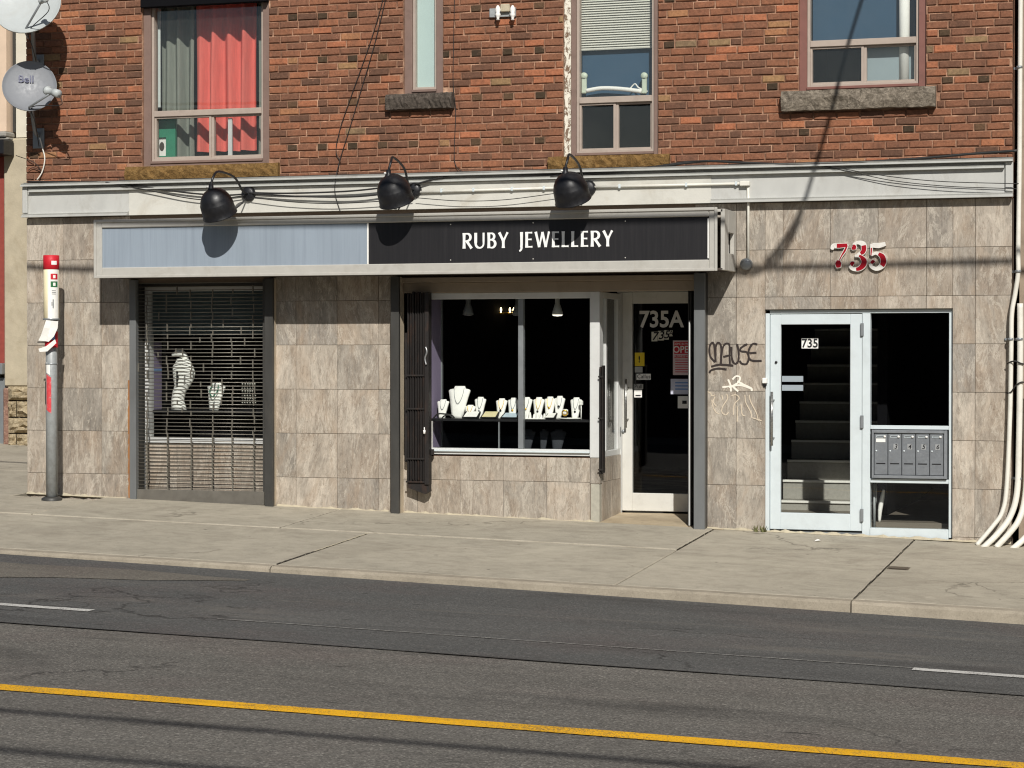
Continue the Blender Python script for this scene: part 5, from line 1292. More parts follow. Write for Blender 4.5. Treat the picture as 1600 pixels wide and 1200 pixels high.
g2 = fold_gate(PX(938, -.02), PX(945, -.02), -.03, .06, PZ(941, 740, 0), PZ(941, 572, 0), 2, "narrow brown folded gate beside the white corner post", [PZ(941, y, 0) for y in (590, 655, 735)])
g3 = fold_gate(PX(1076, -.1), PX(1083, -.1), .05, .2, gz(-5) + .02, CZ + .72, 2, "grey folded gate edge inside the shop doorway's right jamb", [])
for ch in g3.children: ch.data = ch.data.copy(); ch.data.materials[0] = M_STEEL
box("channel_strip", M_ALU2, g3, PX(1076.8, -.02), PX(1078.6, -.02), .0, .04, gz(-5) + .02, CZ + .36, .002)

# ------------------------------------------------------------------ mailboxes
mx0, mx1, mz0, mz1 = R(1363, 672, 1480.5, 747.5, -ey)
mb = thing("mailbox_bank", "grey bank of five apartment mailboxes in the sidelight", "mailbox", ((mx0 + mx1) / 2, ey, mz0))
M_MB = paint("mailbox_grey", (142, 146, 150), .4, .06, 12, .2, metal=.35); M_MBD = paint("mailbox_door", (132, 136, 140), .38, .08, 14, .25, (140, 140, 138), metal=.35)
b = MB(); frame(b, mx0, mx1, mz0, mz1, .02, .03, .03, .03, ey - .05, ey + .06, .004); b.build("cabinet", M_MB, mb)
box("back_plate", M_STEEL, mb, mx0 + .02, mx1 - .03, ey + .0, ey + .05, mz0 + .03, mz1 - .03, 0)
cw = (mx1 - mx0 - .055) / 5
for k in range(5):
    a = mx0 + .022 + k * cw + .002; c = a + cw - .006; zt = mz1 - .034; zb_ = mz0 + .033
    q = MB(); q.box(a, c, ey - .035, ey - .001, zb_, zt, .004); dr = q.build("mailbox_door", M_MBD, mb, origin=(a, ey, zb_), label=("door with a white name label" if k == 0 else "door numbered %d" % (k + 2)))
    cxm = (a + c) / 2; yf = ey - .0355
    box("slot", M_PRINTK, dr, a + .02, c - .02, yf - .001, yf + .0005, zb_ + .105, zb_ + .116, 0)
    frame_ = MB(); frame(frame_, a + .02, c - .02, zt - .04, zt - .02, .004, .004, .004, .004, yf - .005, yf, .001); frame_.build("name_slot", M_ALU, dr)
    q = MB(); q.lathe([(0, -.006), (.011, -.006), (.012, 0)], (c - .026, yf - .005, zt - .03), (0, 1, 0), 10); q.build("lock", M_PRINTW, dr)
    if k == 0: box("name_label", M_PRINTW, dr, a + .018, c - .02, yf - .002, yf, zt - .085, zt - .05, 0)
    else:
        box("number_plate", paint("plate_grey", (150, 152, 152), bump=0), dr, cxm - .012, cxm + .032, yf - .002, yf, zt - .155, zt - .10, 0)
        text("lettering", str(k + 2), M_PRINTK, dr, .062, cxm + .010, zt - .128, yf - .0028, ext=.0005, offs=.001, shear=.2)
    q = MB(); q.lathe([(0, -.004), (.008, -.004), (.009, 0)], (a + .02, yf, zt - .17), (0, 1, 0), 8); q.build("keyhole", M_ALU, dr)
# door camera by the entrance
t = thing("door_camera", "small white door camera with black dome at the entrance jamb", "camera", P(1194, 600, .03))
p = P(1194.5, 596, .02); b = MB(); b.box(p.x - .022, p.x + .022, -.035, .034, p.z - .02, p.z + .035, .006); b.build("housing", M_PRINTW, t)
b = MB(); b.lathe([(.02, 0), (.02, -.02), (.012, -.034), (0, -.038)], (p.x, -.005, p.z - .021), (0, 0, 1), 14); b.build("dome", M_BLACK, t)
# ------------------------------------------------------------------ things in the stair hall
b = MB(); pts = [P(1374, 815, -.32), P(1375, 797, -.32), P(1378, 780, -.33), P(1381, 765, -.34)]; b.tube(smooth_pts(pts, 4), [.012 + .012 * math.sin(i / 12 * math.pi) for i in range(13)], 8); tag(b.build("white_stick", M_PRINTW), "curved white stick leaning behind the low glass under the mailboxes", "stick")
b = MB(); b.tube([P(1366, 826, -.25), P(1366, 752, -.25)], .014, 10); b.tube([P(1369, 785, -.25), P(1369, 752, -.25)], .008, 8); tag(b.build("thin_post", M_GALV), "thin grey post behind the lower sidelight glass by the door mullion", "post")

# ------------------------------------------------------------------ shop window display
shz = PZ(795, 655, -.12)
b = MB(); b.box(xl_ + .001, swx1 - .01, .10, .50, shz - .025, shz, .003); shelf = b.build("display_shelf", M_BLKSHELF); tag(shelf, "black shelf along the shop window carrying white jewellery busts", "shelf")
b = MB(); b.box(PX(778, -.1), PX(780, -.1), .11, .13, z_sill + .03, shz - .026); b.build("shelf_leg", M_GREYALU, shelf)
b = MB(); b.box(xl_ + .001, swx1 - .02, .16, .5, z_sill - .02, z_sill - .0); b.build("lower_deck", M_BLKSHELF, shelf)
BUST = [(-.25, 0), (.25, 0), (.31, .25), (.41, .6), (.5, .85), (.44, .895), (.27, .92), (.22, 1.0), (-.22, 1.0), (-.27, .92), (-.44, .895), (-.5, .85), (-.41, .6), (-.31, .25)]
def bust_mesh(wd, ht, bulge=.25, necklace=None, pend=None):
    b = MB(); n = len(BUST); k0 = 0
    lean = .28
    def pt(x, z, off): return (x * wd, lean * (z * ht) * 1.0 + off, z * ht)
    front = [pt(x, z, 0) for x, z in BUST]; back = [pt(x, z, .018) for x, z in BUST]
    inner = [pt(x * .6, .08 + z * .82, -bulge * wd * .2) for x, z in BUST]
    b.v += front + back + inner
    for i in range(n):
        j = (i + 1) % n
        b.f.append((i, n + i, n + j, j)); b.sm.append(False)
        b.f.append((i, j, 2 * n + j, 2 * n + i)); b.sm.append(True)
    b.f.append(tuple(range(2 * n, 3 * n))); b.sm.append(True); b.f.append(tuple(range(n, 2 * n))[::-1]); b.sm.append(False)
    return b.mesh("bust_body", M_WHITE)
def bust(px, ptop, wpx, hpx, label, pend=None, yb=.24, group="white jewellery busts in the shop window"):
    S_ = 151.0; wd, ht = wpx * 1.16 / S_, hpx * 1.06 / S_
    x = PX(px, -yb); z = shz + .0012
    t = thing("jewellery_bust", label, "jewellery bust", (x, yb, z), group)
    o = bpy.data.objects.new("bust_body", bust_mesh(wd, ht)); COL.objects.link(o); o.parent = t; ORI[o] = Vector((x, yb, z))
    q = MB(); ch = [(-.23, .93), (-.2, .74), (-.11, .54), (0, .46), (.11, .54), (.2, .74), (.23, .93)]
    q.tube(smooth_pts([(x + a * wd, yb + .28 * c * ht - wd * .085 * (1 - abs(a) * 2) - .006, z + c * ht) for a, c in ch], 3), .0028, 5, smooth=True); q.build("necklace_chain", M_GOLD if int(px) % 2 else M_GREYALU, t)
    if pend:
        q = MB(); zz = ht * pend[1]; q.lathe([(0, -.004), (.010, -.003), (.012, 0)], (x + wd * .0, yb + .28 * zz - wd * .1 - .004, z + zz), (0, 1, 0), 10); q.build("pendant", pend[0], t)
    return t
DK = M_PRINTK
bust(690, 620, 17, 28, "small white bust at the left end of the shelf beside the lavender board")
bust(714, 603, 31, 48, "largest white necklace bust in the shop window")
bust(733, 624, 16, 20, "shortest white bust, right of the largest one")
bust(748, 614, 16, 32, "white bust with grey pendant above the row of trays' left end", (M_GREYALU, .35))
bust(781.5, 615, 16, 30, "white bust with dark pendant, first right of the wide gap", (DK, .4))
bust(800, 615, 16, 31, "white bust just left of the window mullion", (M_GOLD, .4))
bust(820.5, 614, 16, 32, "white bust just right of the window mullion", (M_GOLD, .45))
bust(839.5, 614, 16, 32, "white bust with small dark pendant over the white ring fingers", (DK, .35))
bust(857, 614, 16, 33, "left one of two white busts standing close together", (M_GOLD, .5))
bust(872, 614, 15, 34, "right one of two white busts standing close together", (DK, .55), yb=.26)
bust(898, 616, 16, 32, "white bust with black drop pendant at the right end of the shelf", (DK, .35))
# large bust: a fine chain
def tray(px, py, wpx, hpx, rim, face, label, dep=.14, yb=.13):
    x = PX(px, -yb); wd = wpx / 151; t = thing("jewellery_tray", label, "jewellery tray", (x, yb, shz), "jewellery trays on the shop shelf")
    b = MB(); h = hpx / 151
    k = [(x - wd / 2, yb, shz + .002), (x + wd / 2, yb, shz + .002), (x + wd / 2 * .94, yb + dep, shz + h), (x - wd / 2 * .94, yb + dep, shz + h)]
    d = Vector((0, -h, dep)).normalized() * .014
    top_ = [tuple(Vector(q) + d) for q in k]
    b.quad(*k[::-1]); b.quad(*top_)
    for i in range(4): j = (i + 1) % 4; b.quad(k[i], k[j], top_[j], top_[i])
    b.build("tray_rim", rim, t)
    q = MB(); c = sum((Vector(p) for p in top_), Vector()) / 4; q.quad(*[tuple(c + (Vector(p) - c) * .84 + d * .12) for p in top_]); q.build("tray_pad", face, t)
    return t
tray(734, 645, 26, 10, DK, M_WHITE, "black rimmed tray with white pad below the shortest bust")
tray(763, 643, 27, 10, DK, flat("cream_pad", (226, 216, 170)), "black rimmed tray with cream pad in the wide gap")
tray(795, 648, 28, 8, DK, flat("blue_pad", (186, 204, 214)), "pale blue tray with black rim left of the mullion")
tray(858, 650, 16, 8, DK, M_WHITE, "black tray of rings below the two close busts")
b = MB(); xx = PX(889, -.14); b.lathe([(.10, 0), (.12, .006), (.125, .014), (.115, .014), (.11, .008), (0, .008)], (xx, .17, shz + .004), (0, 0, 1), 20, (1, .5)); tag(b.build("oval_dish", M_WHITE), "flat white oval dish of rings at the right end of the shelf", "dish")
b = MB()
for k in range(7):
    px = 817 + k * 5.6; p = P(px, 652, -.15); h = .05 + .03 * ((k * 37) % 5) / 5
    b.lathe([(.016, 0), (.013, h * .6), (.008, h * .92), (0, h)], (p.x, .15 + .02 * (k % 2), shz + .001), (0, 0, 1), 10)
b.box(PX(815, -.15), PX(853, -.15), .125, .2, shz + .0005, shz + .012, .003)
tag(b.build("ring_holder", M_WHITE), "white holder of upright ring fingers right of the mullion", "ring holder")
t = thing("watch_stand", "white watch cushion on a small stand near the right end of the shelf", "watch stand", (PX(883, -.2), .2, shz))
b = MB(); xx = PX(883, -.2); b.lathe([(.0, -.03), (.026, -.03), (.032, -.015), (.032, .015), (.026, .03), (0, .03)], (xx, .2, shz + .075), (1, .2, 0), 14); b.build("cushion", M_WHITE, t)
b = MB(); b.box(xx - .012, xx + .012, .19, .215, shz + .001, shz + .045); b.build("stand", M_BLKSHELF, t)
b = MB(); b.lathe([(.02, -.032), (.034, -.031), (.034, -.024), (.02, -.024)], (xx, .2, shz + .075), (-.15, 1, .25), 14); b.build("watch_face", M_GOLD, t)
b = MB(); b.tube(smooth_pts([P(676, 655, -.13), P(684, 647, -.13), P(696, 647, -.14), P(706, 649, -.14), P(710, 653, -.13)], 5), .008, 6); b.tube(smooth_pts([P(690, 655, -.12), P(694, 650, -.12), P(702, 649, -.12), P(708, 654, -.12)], 5), .007, 6)
tag(b.build("black_cord", M_CABLE), "coil of black cord at the left end of the shelf", "cord")
b = MB(); p = P(907.5, 636, -.2); b.box(p.x - .018, p.x + .018, .2, .23, p.z + .02, p.z + .065, .004); b.tube([(p.x, .215, shz), (p.x, .215, p.z + .02)], .006, 6); tag(b.build("price_stand", M_WHITE), "tiny white card on a stem at the far right of the shelf", "card stand")
# lower ghostly busts under shelf
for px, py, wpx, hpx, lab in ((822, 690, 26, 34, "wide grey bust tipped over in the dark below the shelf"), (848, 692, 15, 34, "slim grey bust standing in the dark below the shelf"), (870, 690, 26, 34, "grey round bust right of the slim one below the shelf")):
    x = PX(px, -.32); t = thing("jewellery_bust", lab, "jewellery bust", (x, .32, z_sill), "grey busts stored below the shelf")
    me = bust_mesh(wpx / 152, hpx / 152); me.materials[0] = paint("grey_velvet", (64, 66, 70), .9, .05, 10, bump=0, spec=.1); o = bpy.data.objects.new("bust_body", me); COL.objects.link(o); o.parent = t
    q = MB(); q.box(x - .03, x + .03, .33, .38, z_sill, z_sill + .02); q.build("foot", M_BLKSHELF, t)
# track lights
M_SPOT = paint("track_white", (196, 196, 190), .5, .04, 10, bump=0); M_BULBON = m_emit("lit_bulb", (255, 246, 226), 3.0); M_BULBOFF = flat("unlit_bulb", (120, 120, 122), .3)
for px, on, lab in ((731.5, False, "left track spotlight, unlit, inside the shop window top"), (809, False, "middle track spotlight, unlit, in front of the mullion top"), (871, True, "right track spotlight, lit white, inside the shop window top")):
    yy = .35; x = PX(px, -yy); zt = PZ(px, 458, -yy); t = thing("track_light", lab, "spotlight", (x, yy, zt), "track spotlights in the shop window")
    b = MB(); b.lathe([(.022, 0), (.026, -.01), (.026, -.11), (.03, -.12), (.055, -.20), (.06, -.225), (.052, -.222), (.03, -.13), (0, -.12)], (x, yy, zt), (0, 0, 1), 18); b.tube([(x, yy, zt), (x, yy, CZ + .9)], .01, 8); b.build("lamp_body", M_SPOT if on else paint("track_grey", (120, 122, 122), .5, .04, 10, bump=0), t)
    b = MB(); b.lathe([(.05, -.205), (.055, -.226), (.04, -.236), (0, -.24)], (x, yy, zt), (0, 0, 1), 16); b.build("bulb", M_BULBON if on else M_BULBOFF, t)
# chandelier deep in the shop
cy = 3.6; cc = P(783, 486, -cy); t = thing("chandelier", "small glowing candle chandelier deep in the dark shop", "chandelier", (cc.x, cy, cc.z))
b = MB(); b.tube([(cc.x, cy, cc.z), (cc.x, cy, CZ + 1.0)], .008, 6); b.lathe([(.15, -.012), (.162, 0), (.15, .012), (.138, 0), (.15, -.012)], (cc.x, cy, cc.z - .03), (0, 0, 1), 24); b.tube([(cc.x - .15, cy, cc.z - .03), (cc.x + .15, cy, cc.z - .03)], .007, 6); b.tube([(cc.x, cy - .15, cc.z - .03), (cc.x, cy + .15, cc.z - .03)], .007, 6); b.build("ring", M_GOLD, t)
M_CAND = m_emit("warm_candle", (255, 226, 170), 9.0)
for k in range(8):
    a = k * math.pi / 4 + .3; b = MB(); o = (cc.x + .15 * math.cos(a), cy + .15 * math.sin(a), cc.z); b.lathe([(.006, -.02), (.012, .01), (.010, .025), (0, .045)], o, (0, 0, 1), 8); b.build("candle_bulb", M_CAND, t)

# ------------------------------------------------------------------ things behind the roller grille
dz_ = PZ(320, 641, -.42)
b = MB(); b.box(O1[0] + .08, O1[1] - .04, .33, .95, dz_ - .03, dz_, .003); deck = b.build("display_deck", M_BLKSHELF); tag(deck, "dark display shelf behind the roller grille", "shelf")
b = MB(); p0 = P(253, 641, -.58); b.box(p0.x - .02, p0.x, .335, .58, dz_ + .001, dz_ + .75, .003); lv = b.build("display_board", M_LAV); tag(lv, "lavender side board with a blue strip behind the roller grille", "display board")
b = MB(); b.box(p0.x + .0005, p0.x + .004, .34, .57, dz_ + .42, dz_ + .45); b.build("blue_strip", flat("blue_strip", (130, 170, 220)), lv)
# tall white torso bust
t = thing("torso_bust", "tall white curved torso display behind the roller grille", "jewellery bust", (PX(285, -.42), .42, dz_))
S_ = 146.0
def qx(px): return PX(px, -.42)
secs = []
for py, a, c in ((640, 268, 292), (634, 268, 290), (625, 268, 287), (612, 270, 290), (602, 273, 297), (592, 271, 303), (582, 270, 305), (572, 270, 302), (565, 275, 298), (560, 277, 294)):
    x0, x1 = qx(a), qx(c); secs.append((((x0 + x1) / 2, .42, PZ(285, py, -.42) + (dz_ - PZ(285, 640, -.42)) + .001), (x1 - x0) / 2, .06))
b = MB(); b.loft(secs); b.build("torso", M_WHITE, t)
b = MB(); b.tube(smooth_pts([P(291, 562, -.42), P(286, 554, -.42), P(278, 552, -.42), P(269, 555, -.42)], 5), [.03, .032, .034, .036, .038, .04, .042, .042, .042, .04, .038, .035, .03, .025, .02, .015], 10); b.build("neck_hook", M_WHITE, t)
b = MB(); b.box(qx(279.5), qx(281.5), .352, .365, PZ(285, 604, -.42), PZ(285, 580, -.42)); b.build("slit", M_PRINTK, t)
x = PX(333.5, -.42); t = thing("jewellery_bust", "white tapered bust with a green bead necklace behind the roller grille", "jewellery bust", (x, .42, dz_ + .001))
o = bpy.data.objects.new("bust_body", bust_mesh(31 / S_, 44 / S_)); COL.objects.link(o); o.parent = t; ORI[o] = Vector((x, .42, dz_ + .001))
b = MB(); b.tube(smooth_pts([(x - .035, .42 + .05, dz_ + .28), (x - .045, .42 + .0, dz_ + .21), (x, .42 - .03, dz_ + .15), (x + .045, .42 + .0, dz_ + .21), (x + .035, .42 + .05, dz_ + .28)], 6), .006, 6); b.build("necklace", flat("green_beads", (40, 120, 90), .4), t)
x = PX(388, -.5); t = thing("necklace_tree", "dim stand hung with grey bead strands behind the right of the grille", "necklace stand", (x, .5, dz_))
b = MB(); b.tube([(x, .52, dz_), (x, .52, dz_ + .32)], .008, 8); b.tube([(x - .08, .52, dz_ + .3), (x + .09, .52, dz_ + .3)], .007, 8); b.box(x - .07, x + .07, .46, .58, dz_ + .001, dz_ + .012, .002); b.build("stand", M_BLKSHELF, t)
M_BEAD = flat("grey_beads", (176, 174, 164), .4)
for k in range(6):
    xx = x - .07 + k * .03; b = MB()
    for q in range(9): b.lathe([(0, -.012), (.012, 0), (0, .012)], (xx + .004 * math.sin(q * 2 + k), .50, dz_ + .29 - q * .026), (0, 0, 1), 6)
    b.build("bead_strand", M_BEAD, t)

b = MB(); q_ = R(232, 452, 414, 524, -.34); b.box(q_[0], q_[1], .33, .345, q_[2], q_[3] + .03); o = b.build("valance", paint("slate_valance", (70, 84, 88), .7, .05, 8, bump=0)); tag(o, "dark slate valance panel across the top of the window behind the roller grille", "valance")

# ------------------------------------------------------------------ behind the upper windows
def curtain(name, label, mat, px0, px1, py0, py1, yb, waves, amp=.03, group=None):
    x0, x1 = PX(px0, -yb), PX(px1, -yb); z0, z1 = PZ((px0 + px1) / 2, py1, -yb), PZ((px0 + px1) / 2, py0, -yb); n = waves * 16; b = MB(); m = 6
    def pt(i, j):
        u = i / n; v = j / m; ph = rnd_ph
        return (x0 + (x1 - x0) * u + .01 * math.sin(v * 3 + u * 9), yb + amp * (math.sin(u * waves * 2 * math.pi + ph) + .45 * math.sin(u * waves * 3.3 + ph * 2)) * (.7 + .3 * v) + .012 * math.sin(u * 29 + v * 2), z1 + (z0 - z1) * v)
    rnd_ph = rnd.uniform(0, 6)
    for i in range(n):
        for j in range(m): b.quad(pt(i, j), pt(i + 1, j), pt(i + 1, j + 1), pt(i, j + 1), smooth=True)
    import bmesh
    me = b.mesh(name, mat, recalc=False); bb = bmesh.new(); bb.from_mesh(me); bmesh.ops.remove_doubles(bb, verts=bb.verts, dist=.0005); bb.to_mesh(me); bb.free()
    o = bpy.data.objects.new(name, me); COL.objects.link(o); ORI[o] = Vector(); tag(o, label, "curtain", group); return o
M_RC = m_curtain("red_curtain_cloth", (236, 120, 108)); M_GC = m_curtain("grey_curtain_cloth", (140, 144, 134))
curtain("curtain", "bright red curtain hanging in the wide upper window", M_RC, 307, 402, -30, 236, .32, 4, .055)
curtain("curtain", "grey curtain left of the red one in the wide upper window", M_GC, 251, 306, -30, 246, .36, 3, .05)
curtain("curtain", "narrow grey curtain right of the red one in the wide upper window", M_GC, 403, 424, -30, 246, .36, 1)
b = MB(); x0, x1, z0, z1 = R(238, 184, 275, 252, -.22); frame(b, x0, x1, z0, z1, (x1 - x0) * .16, (x1 - x0) * .40, (z1 - z0) * .12, (z1 - z0) * .46, .20, .24, .003)
gb = b.build("green_board", paint("green_board", (44, 128, 98), .6, .12, 9, .3, (30, 90, 70))); tag(gb, "green board with a small framed picture standing in the wide window's lower left", "board")
box("picture", M_PRINTW, gb, x0 + (x1 - x0) * .16, x1 - (x1 - x0) * .40, .225, .238, z0 + (z1 - z0) * .12, z1 - (z1 - z0) * .46, .001)
b = MB(); b.lathe([(0, 0), (.03, .0)], ((x0 + x1) / 2 - .03, .2245, z0 + (z1 - z0) * .34), (0, 1, 0), 14, (1, 1.7)); b.build("picture_oval", paint("picture_dark", (66, 58, 50)), gb)
# pale reveal at the left of the wide window
# blind in the tall window
bx0, bx1 = PX(901, -.2), PX(1022, -.2)
bl = thing("window_blind", "white slatted blind pulled halfway down in the tall window", "blind", ((bx0 + bx1) / 2, .2, PZ(960, 76, -.2)))
q = MB(); q.box(bx0, bx1, -.013, .013, -.001, .001); q2 = [(x_, y_, z_ + y_ * .9) for x_, y_, z_ in q.v]; q.v = q2; slm = q.mesh("slat", paint("blind_white", (226, 224, 212), .5, .03, 8, bump=0), ((bx0 + bx1) / 2, 0, 0))
for k in range(34): inst("slat", slm, bl, ((bx0 + bx1) / 2, .2, PZ(960, 76, -.2) + .012 + k * .0245))
box("bottom_rail", paint("blind_white", (226, 224, 212)), bl, bx0, bx1, .19, .212, PZ(960, 77.5, -.2), PZ(960, 74, -.2), .003)
# clips and tube on the sill of the tall window
t = thing("clothes_airer", "white tube held by two pale green clips on the tall window's rail", "airer", P(960, 143, -.15))
for px in (913, 1007):
    b = MB(); p = P(px, 131, -.16); b.box(p.x - .025, p.x + .025, .14, .18, p.z - .10, p.z + .06, .008); b.lathe([(0, -.02), (.035, -.02), (.035, .02), (0, .02)], (p.x, .16, p.z + .08), (0, 1, 0), 12); b.build("clip", flat("pale_green", (206, 216, 196)), t)
b = MB(); b.tube(smooth_pts([P(916, 142, -.16), P(940, 138, -.16), P(970, 139, -.16), P(1003, 143, -.16)], 5), .022, 8); b.tube(smooth_pts([P(985, 138, -.16), P(992, 131, -.16), P(998, 137, -.16), P(1012, 143, -.16)], 5), .007, 6); b.build("tube", M_WHITE, t)
# white column and pale lower blind in the right window
b = MB(); p = P(1413, 60, -.21); b.tube([(p.x, .212, W4[2] + .04), (p.x, .212, W4[3] - .02)], .052, 16); tag(b.build("white_column", M_WHITE), "white column standing inside the right upper window", "column")
x0, x1, z0, z1 = R(1351, 70, 1433, 135, -.2); b = MB(); b.box(x0, x1, .2, .206, z0, z1); tag(b.build("window_screen", paint("screen_grey", (150, 164, 168), .7, .04, 6, bump=0)), "pale grey sheet behind the right window's lower right pane", "screen")

# ------------------------------------------------------------------ neighbour on the left, set back
NY = 5.0
def NX(px): return PX(px, -NY)
def NZ(px, py): return PZ(px, py, -NY)
nb = thing("neighbour_building", "set-back tan stucco building with rough stone base left of the brick one", "building", (NX(20), NY, gz(NX(20), NY)))
M_STUCCO = paint("tan_stucco", (180, 169, 146), .95, .14, 5, .5, (140, 124, 98), bump=.6, bscale=40)
ngz = gz(NX(20), NY) - .2
b = MB(); b.box(NX(6), NX(60), NY, NY + .4, NZ(20, 604), NZ(20, 216), .02); b.build("stucco_pier", M_STUCCO, nb)
b = MB(); b.box(NX(-120), NX(6.5), NY + .08, NY + .4, NZ(0, 570), NZ(0, 244)); b.build("wall", paint("dull_red_brick", (142, 66, 56), .9, .15, 12), nb)
b = MB(); b.box(NX(-120), NX(60), NY + .25, NY + .5, ngz, 9.5); b.build("wall", M_STUCCO, nb)
b = MB(); b.box(NX(-120), NX(6.5), NY - .06, NY + .2, NZ(0, 585), NZ(0, 567.5), .01); b.build("ledge", M_GREYALU, nb)
b = MB(); b.box(NX(-120), NX(5), NY + .06, NY + .24, ngz, NZ(0, 590), .01); b.build("door_panel", M_GREYALU, nb)
r_ = random.Random(5); M_RUB = m_stone("rough_stone", (130, 112, 88), (178, 162, 132), (208, 194, 164))
rows = [(604, 625), (627, 651), (653, 676), (678, 704)]
for i, (ya_, yb2) in enumerate(rows):
    for (pa, pb) in ((14, 60),) if i % 2 == 0 else ((14, 26), (27, 60)):
        b = MB(); x0, x1, z0, z1 = NX(pa), NX(pb), NZ(20, yb2), NZ(20, ya_); n = 5; g = [[None] * (n + 1) for _ in range(n + 1)]
        for u in range(n + 1):
            for v_ in range(n + 1):
                e = min(u, n - u, v_, n - v_); g[u][v_] = (x0 + (x1 - x0) * u / n, NY - (.02 if e == 0 else .06 + r_.uniform(-.03, .04)), z0 + (z1 - z0) * v_ / n)
        for u in range(n):
            for v_ in range(n): b.quad(g[u][v_], g[u + 1][v_], g[u + 1][v_ + 1], g[u][v_ + 1])
        b.quad((x0, NY + .2, z0), (x1, NY + .2, z0), g[n][0], g[0][0]); b.quad((x0, NY + .2, z1), (x1, NY + .2, z1), g[n][n], g[0][n])
        b.build("stone", M_RUB, nb, origin=(x0, NY, z0))
b = MB(); b.box(NX(5), NX(13.5), NY - .02, NY + .2, ngz, NZ(10, 606), .02); b.build("stone", m_stone("pinkish_stone", (110, 84, 72), (160, 124, 108), (186, 160, 140)), nb, origin=(NX(8), NY, 1))
b = MB(); b.box(NX(-120), NX(19), NY - .16, NY + .1, NZ(5, 216), NZ(5, 207), .02); b.box(NX(-120), NX(21), NY - .12, NY + .1, NZ(5, 220), NZ(5, 216.3), .01); b.build("cornice", paint("grey_cornice", (150, 146, 138), .8, .1, 6), nb)
b = MB(); b.box(NX(-120), NX(24), NY - .3, NY - .02, NZ(5, 244), NZ(5, 221), .01); b.build("awning_box", M_BLACK, nb)
b = MB(); b.box(NX(-120), NX(13), NY - .04, NY + .24, NZ(5, 206.5), 9.5, .01); b.build("pilaster", paint("beige_pilaster", (214, 190, 166), .85, .08, 5), nb)
b = MB(); b.box(NX(15), NX(18.5), NY + .1, NY + .24, NZ(5, 206), 9.5); b.build("window_edge", M_STEEL, nb)
b = MB(); b.box(NX(19), NX(60), NY + .12, NY + .245, NZ(5, 214), 9.5); b.build("upper_panel", paint("pale_panel", (206, 200, 184), .85, .08, 5), nb)
# neighbour on the right: only its edge shows
b = MB(); b.box(BX1 + .06, BX1 + 7, .12, 10, -1.5, 8.5); q = b.build("corner_wall", paint("grey_brown_wall", (150, 134, 116), .9, .15, 9, .4)); tag(q, "plain wall of the next building behind the white conduits at the right edge", "building")

# ------------------------------------------------------------------ overhead lines (they throw the soft shadows on wall and road)
SD = Vector((0.42, -1.0, 0.80))
def up_sun(p, wv): return Vector(p) + SD * wv
b = MB(); sh = [(-80, 414), (41, 417), (140, 421), (600, 424), (1200, 418), (1400, 413), (1590, 408), (1900, 400)]
b.tube(smooth_pts([up_sun(P(x, y, 0), 5.0) for x, y in sh], 4), .028, 8); hw = b.build("overhead_wire", M_CABLE); hw["kind"] = "structure"
b = MB(); a0 = up_sun(P(1198, 414, 0), 5.0); e_ = Vector((PX(1445), -.05, CZ + 5.4)); mids = [a0, up_sun(P(1245, 345, 0), 4.6), up_sun(P(1268, 280, 0), 4.1), up_sun(P(1300, 170, 0), 3.3), up_sun(P(1342, 10, 0), 2.2), e_]
b.tube(smooth_pts(mids, 6), [.030] * 8 + [.022] * 23, 8)
b.tube(smooth_pts([up_sun(P(1195, 405, 0), 5.0), up_sun(P(1225, 392, 0), 4.9), up_sun(P(1250, 345, 0), 4.6)], 5), .02, 6)
b.tube(smooth_pts([up_sun(P(1130, 424, 0), 5.0), up_sun(P(1180, 428, 0), 5.0), up_sun(P(1225, 400, 0), 4.9)], 5), .02, 6)
hw = b.build("service_drop", M_CABLE); hw["kind"] = "structure"
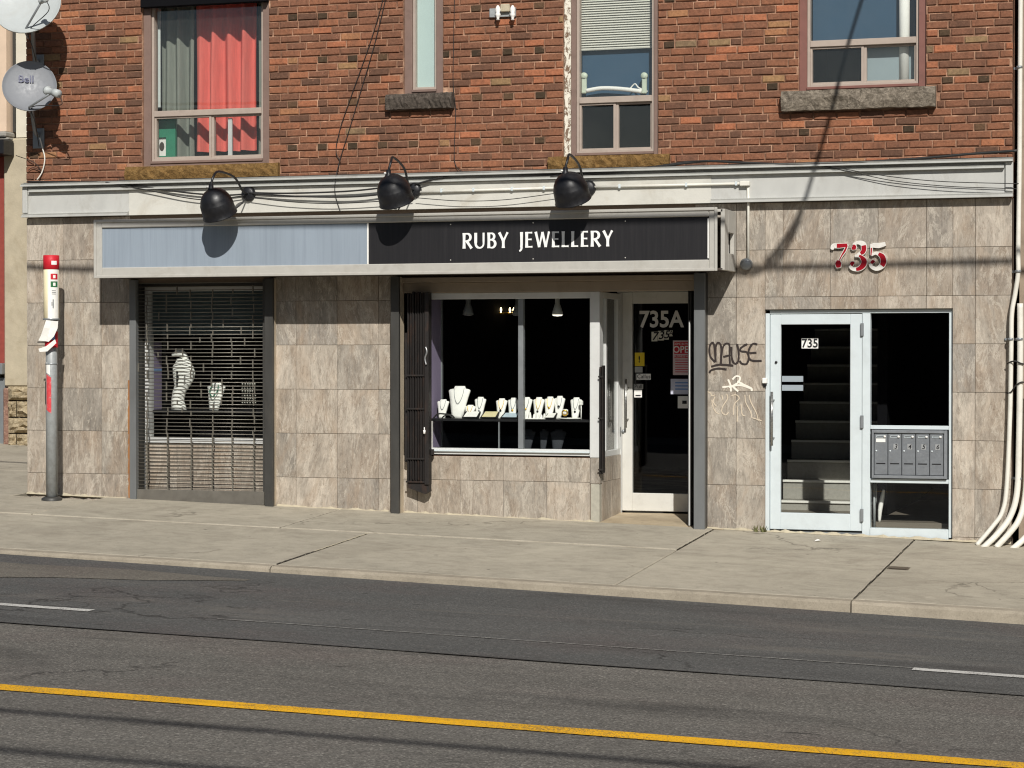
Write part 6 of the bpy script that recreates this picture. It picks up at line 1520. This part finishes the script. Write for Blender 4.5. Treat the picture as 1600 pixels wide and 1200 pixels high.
def rw(y0, y1, hgt, r):
    b = MB(); b.tube([Vector((-30, y0, roadz(-30, y0))) + SD * hgt, Vector((15, y1, roadz(15, y1))) + SD * hgt], r, 8); o = b.build("overhead_wire", M_CABLE); o["kind"] = "structure"
rw(-11.2, -11.05, 8.4, .030); rw(-12.2, -12.0, 8.4, .03)
# the shaded terrace across the street, seen only as dark reflection in the shop glass
b = MB(); b.box(-45, 30, -34, -27.5, -1.5, 6.3); 
op = b.build("street_backdrop", paint("dull_brick_far", (74, 58, 50), .9, .2, 1.5)); op["kind"] = "structure"

# ------------------------------------------------------------------ small ground things
b = MB(); wx, wy = PX(1191), -.05
for k in range(26):
    a = rnd.uniform(0, 6.28); l = rnd.uniform(.03, .085); o = Vector((wx + rnd.uniform(-.06, .05), wy + rnd.uniform(-.03, .03), gz(wx) - .002)); d = Vector((math.cos(a) * .6, math.sin(a) * .4, .8)).normalized(); s_ = d.cross(Vector((0, 0, 1))).normalized() * .006
    b.quad(o - s_, o + s_, o + d * l * .7 + s_ * .8 + Vector((0, 0, 0)), o + d * l, o + d * l * .7 - s_ * .8)
tag(b.build("weed", paint("weed_green", (92, 92, 52), .8, .2, 20)), "small dry weed growing at the foot of the tiles left of the entrance", "weed")
def scrap(px, py, lab, s=.03):
    v = FW * F + RT * (px - 800) + UP * (600 - py); tt = 20 / F
    for _ in range(40): q = v * tt + Vector((0, -D, CZ)); tt *= (CZ - gz(q.x, q.y)) / (CZ - q.z)
    q = v * tt + Vector((0, -D, CZ)); b = MB(); z = gz(q.x, q.y) + .004
    b.v = [(q.x - s, q.y - s, z), (q.x + s, q.y - s * .6, z + .01), (q.x + s * .8, q.y + s, z + .004), (q.x - s * .7, q.y + s * .8, z + .014), (q.x, q.y, z + .02)]; b.f = [(0, 1, 4), (1, 2, 4), (2, 3, 4), (3, 0, 4), (0, 3, 2, 1)]; b.sm = [False] * 5
    tag(b.build("paper_scrap", M_PRINTW), lab, "litter")
scrap(1278, 846, "white paper scrap on the pavement in front of the entrance door")
scrap(40, 705, "white paper scrap at the foot of the set-back stone base", .05)
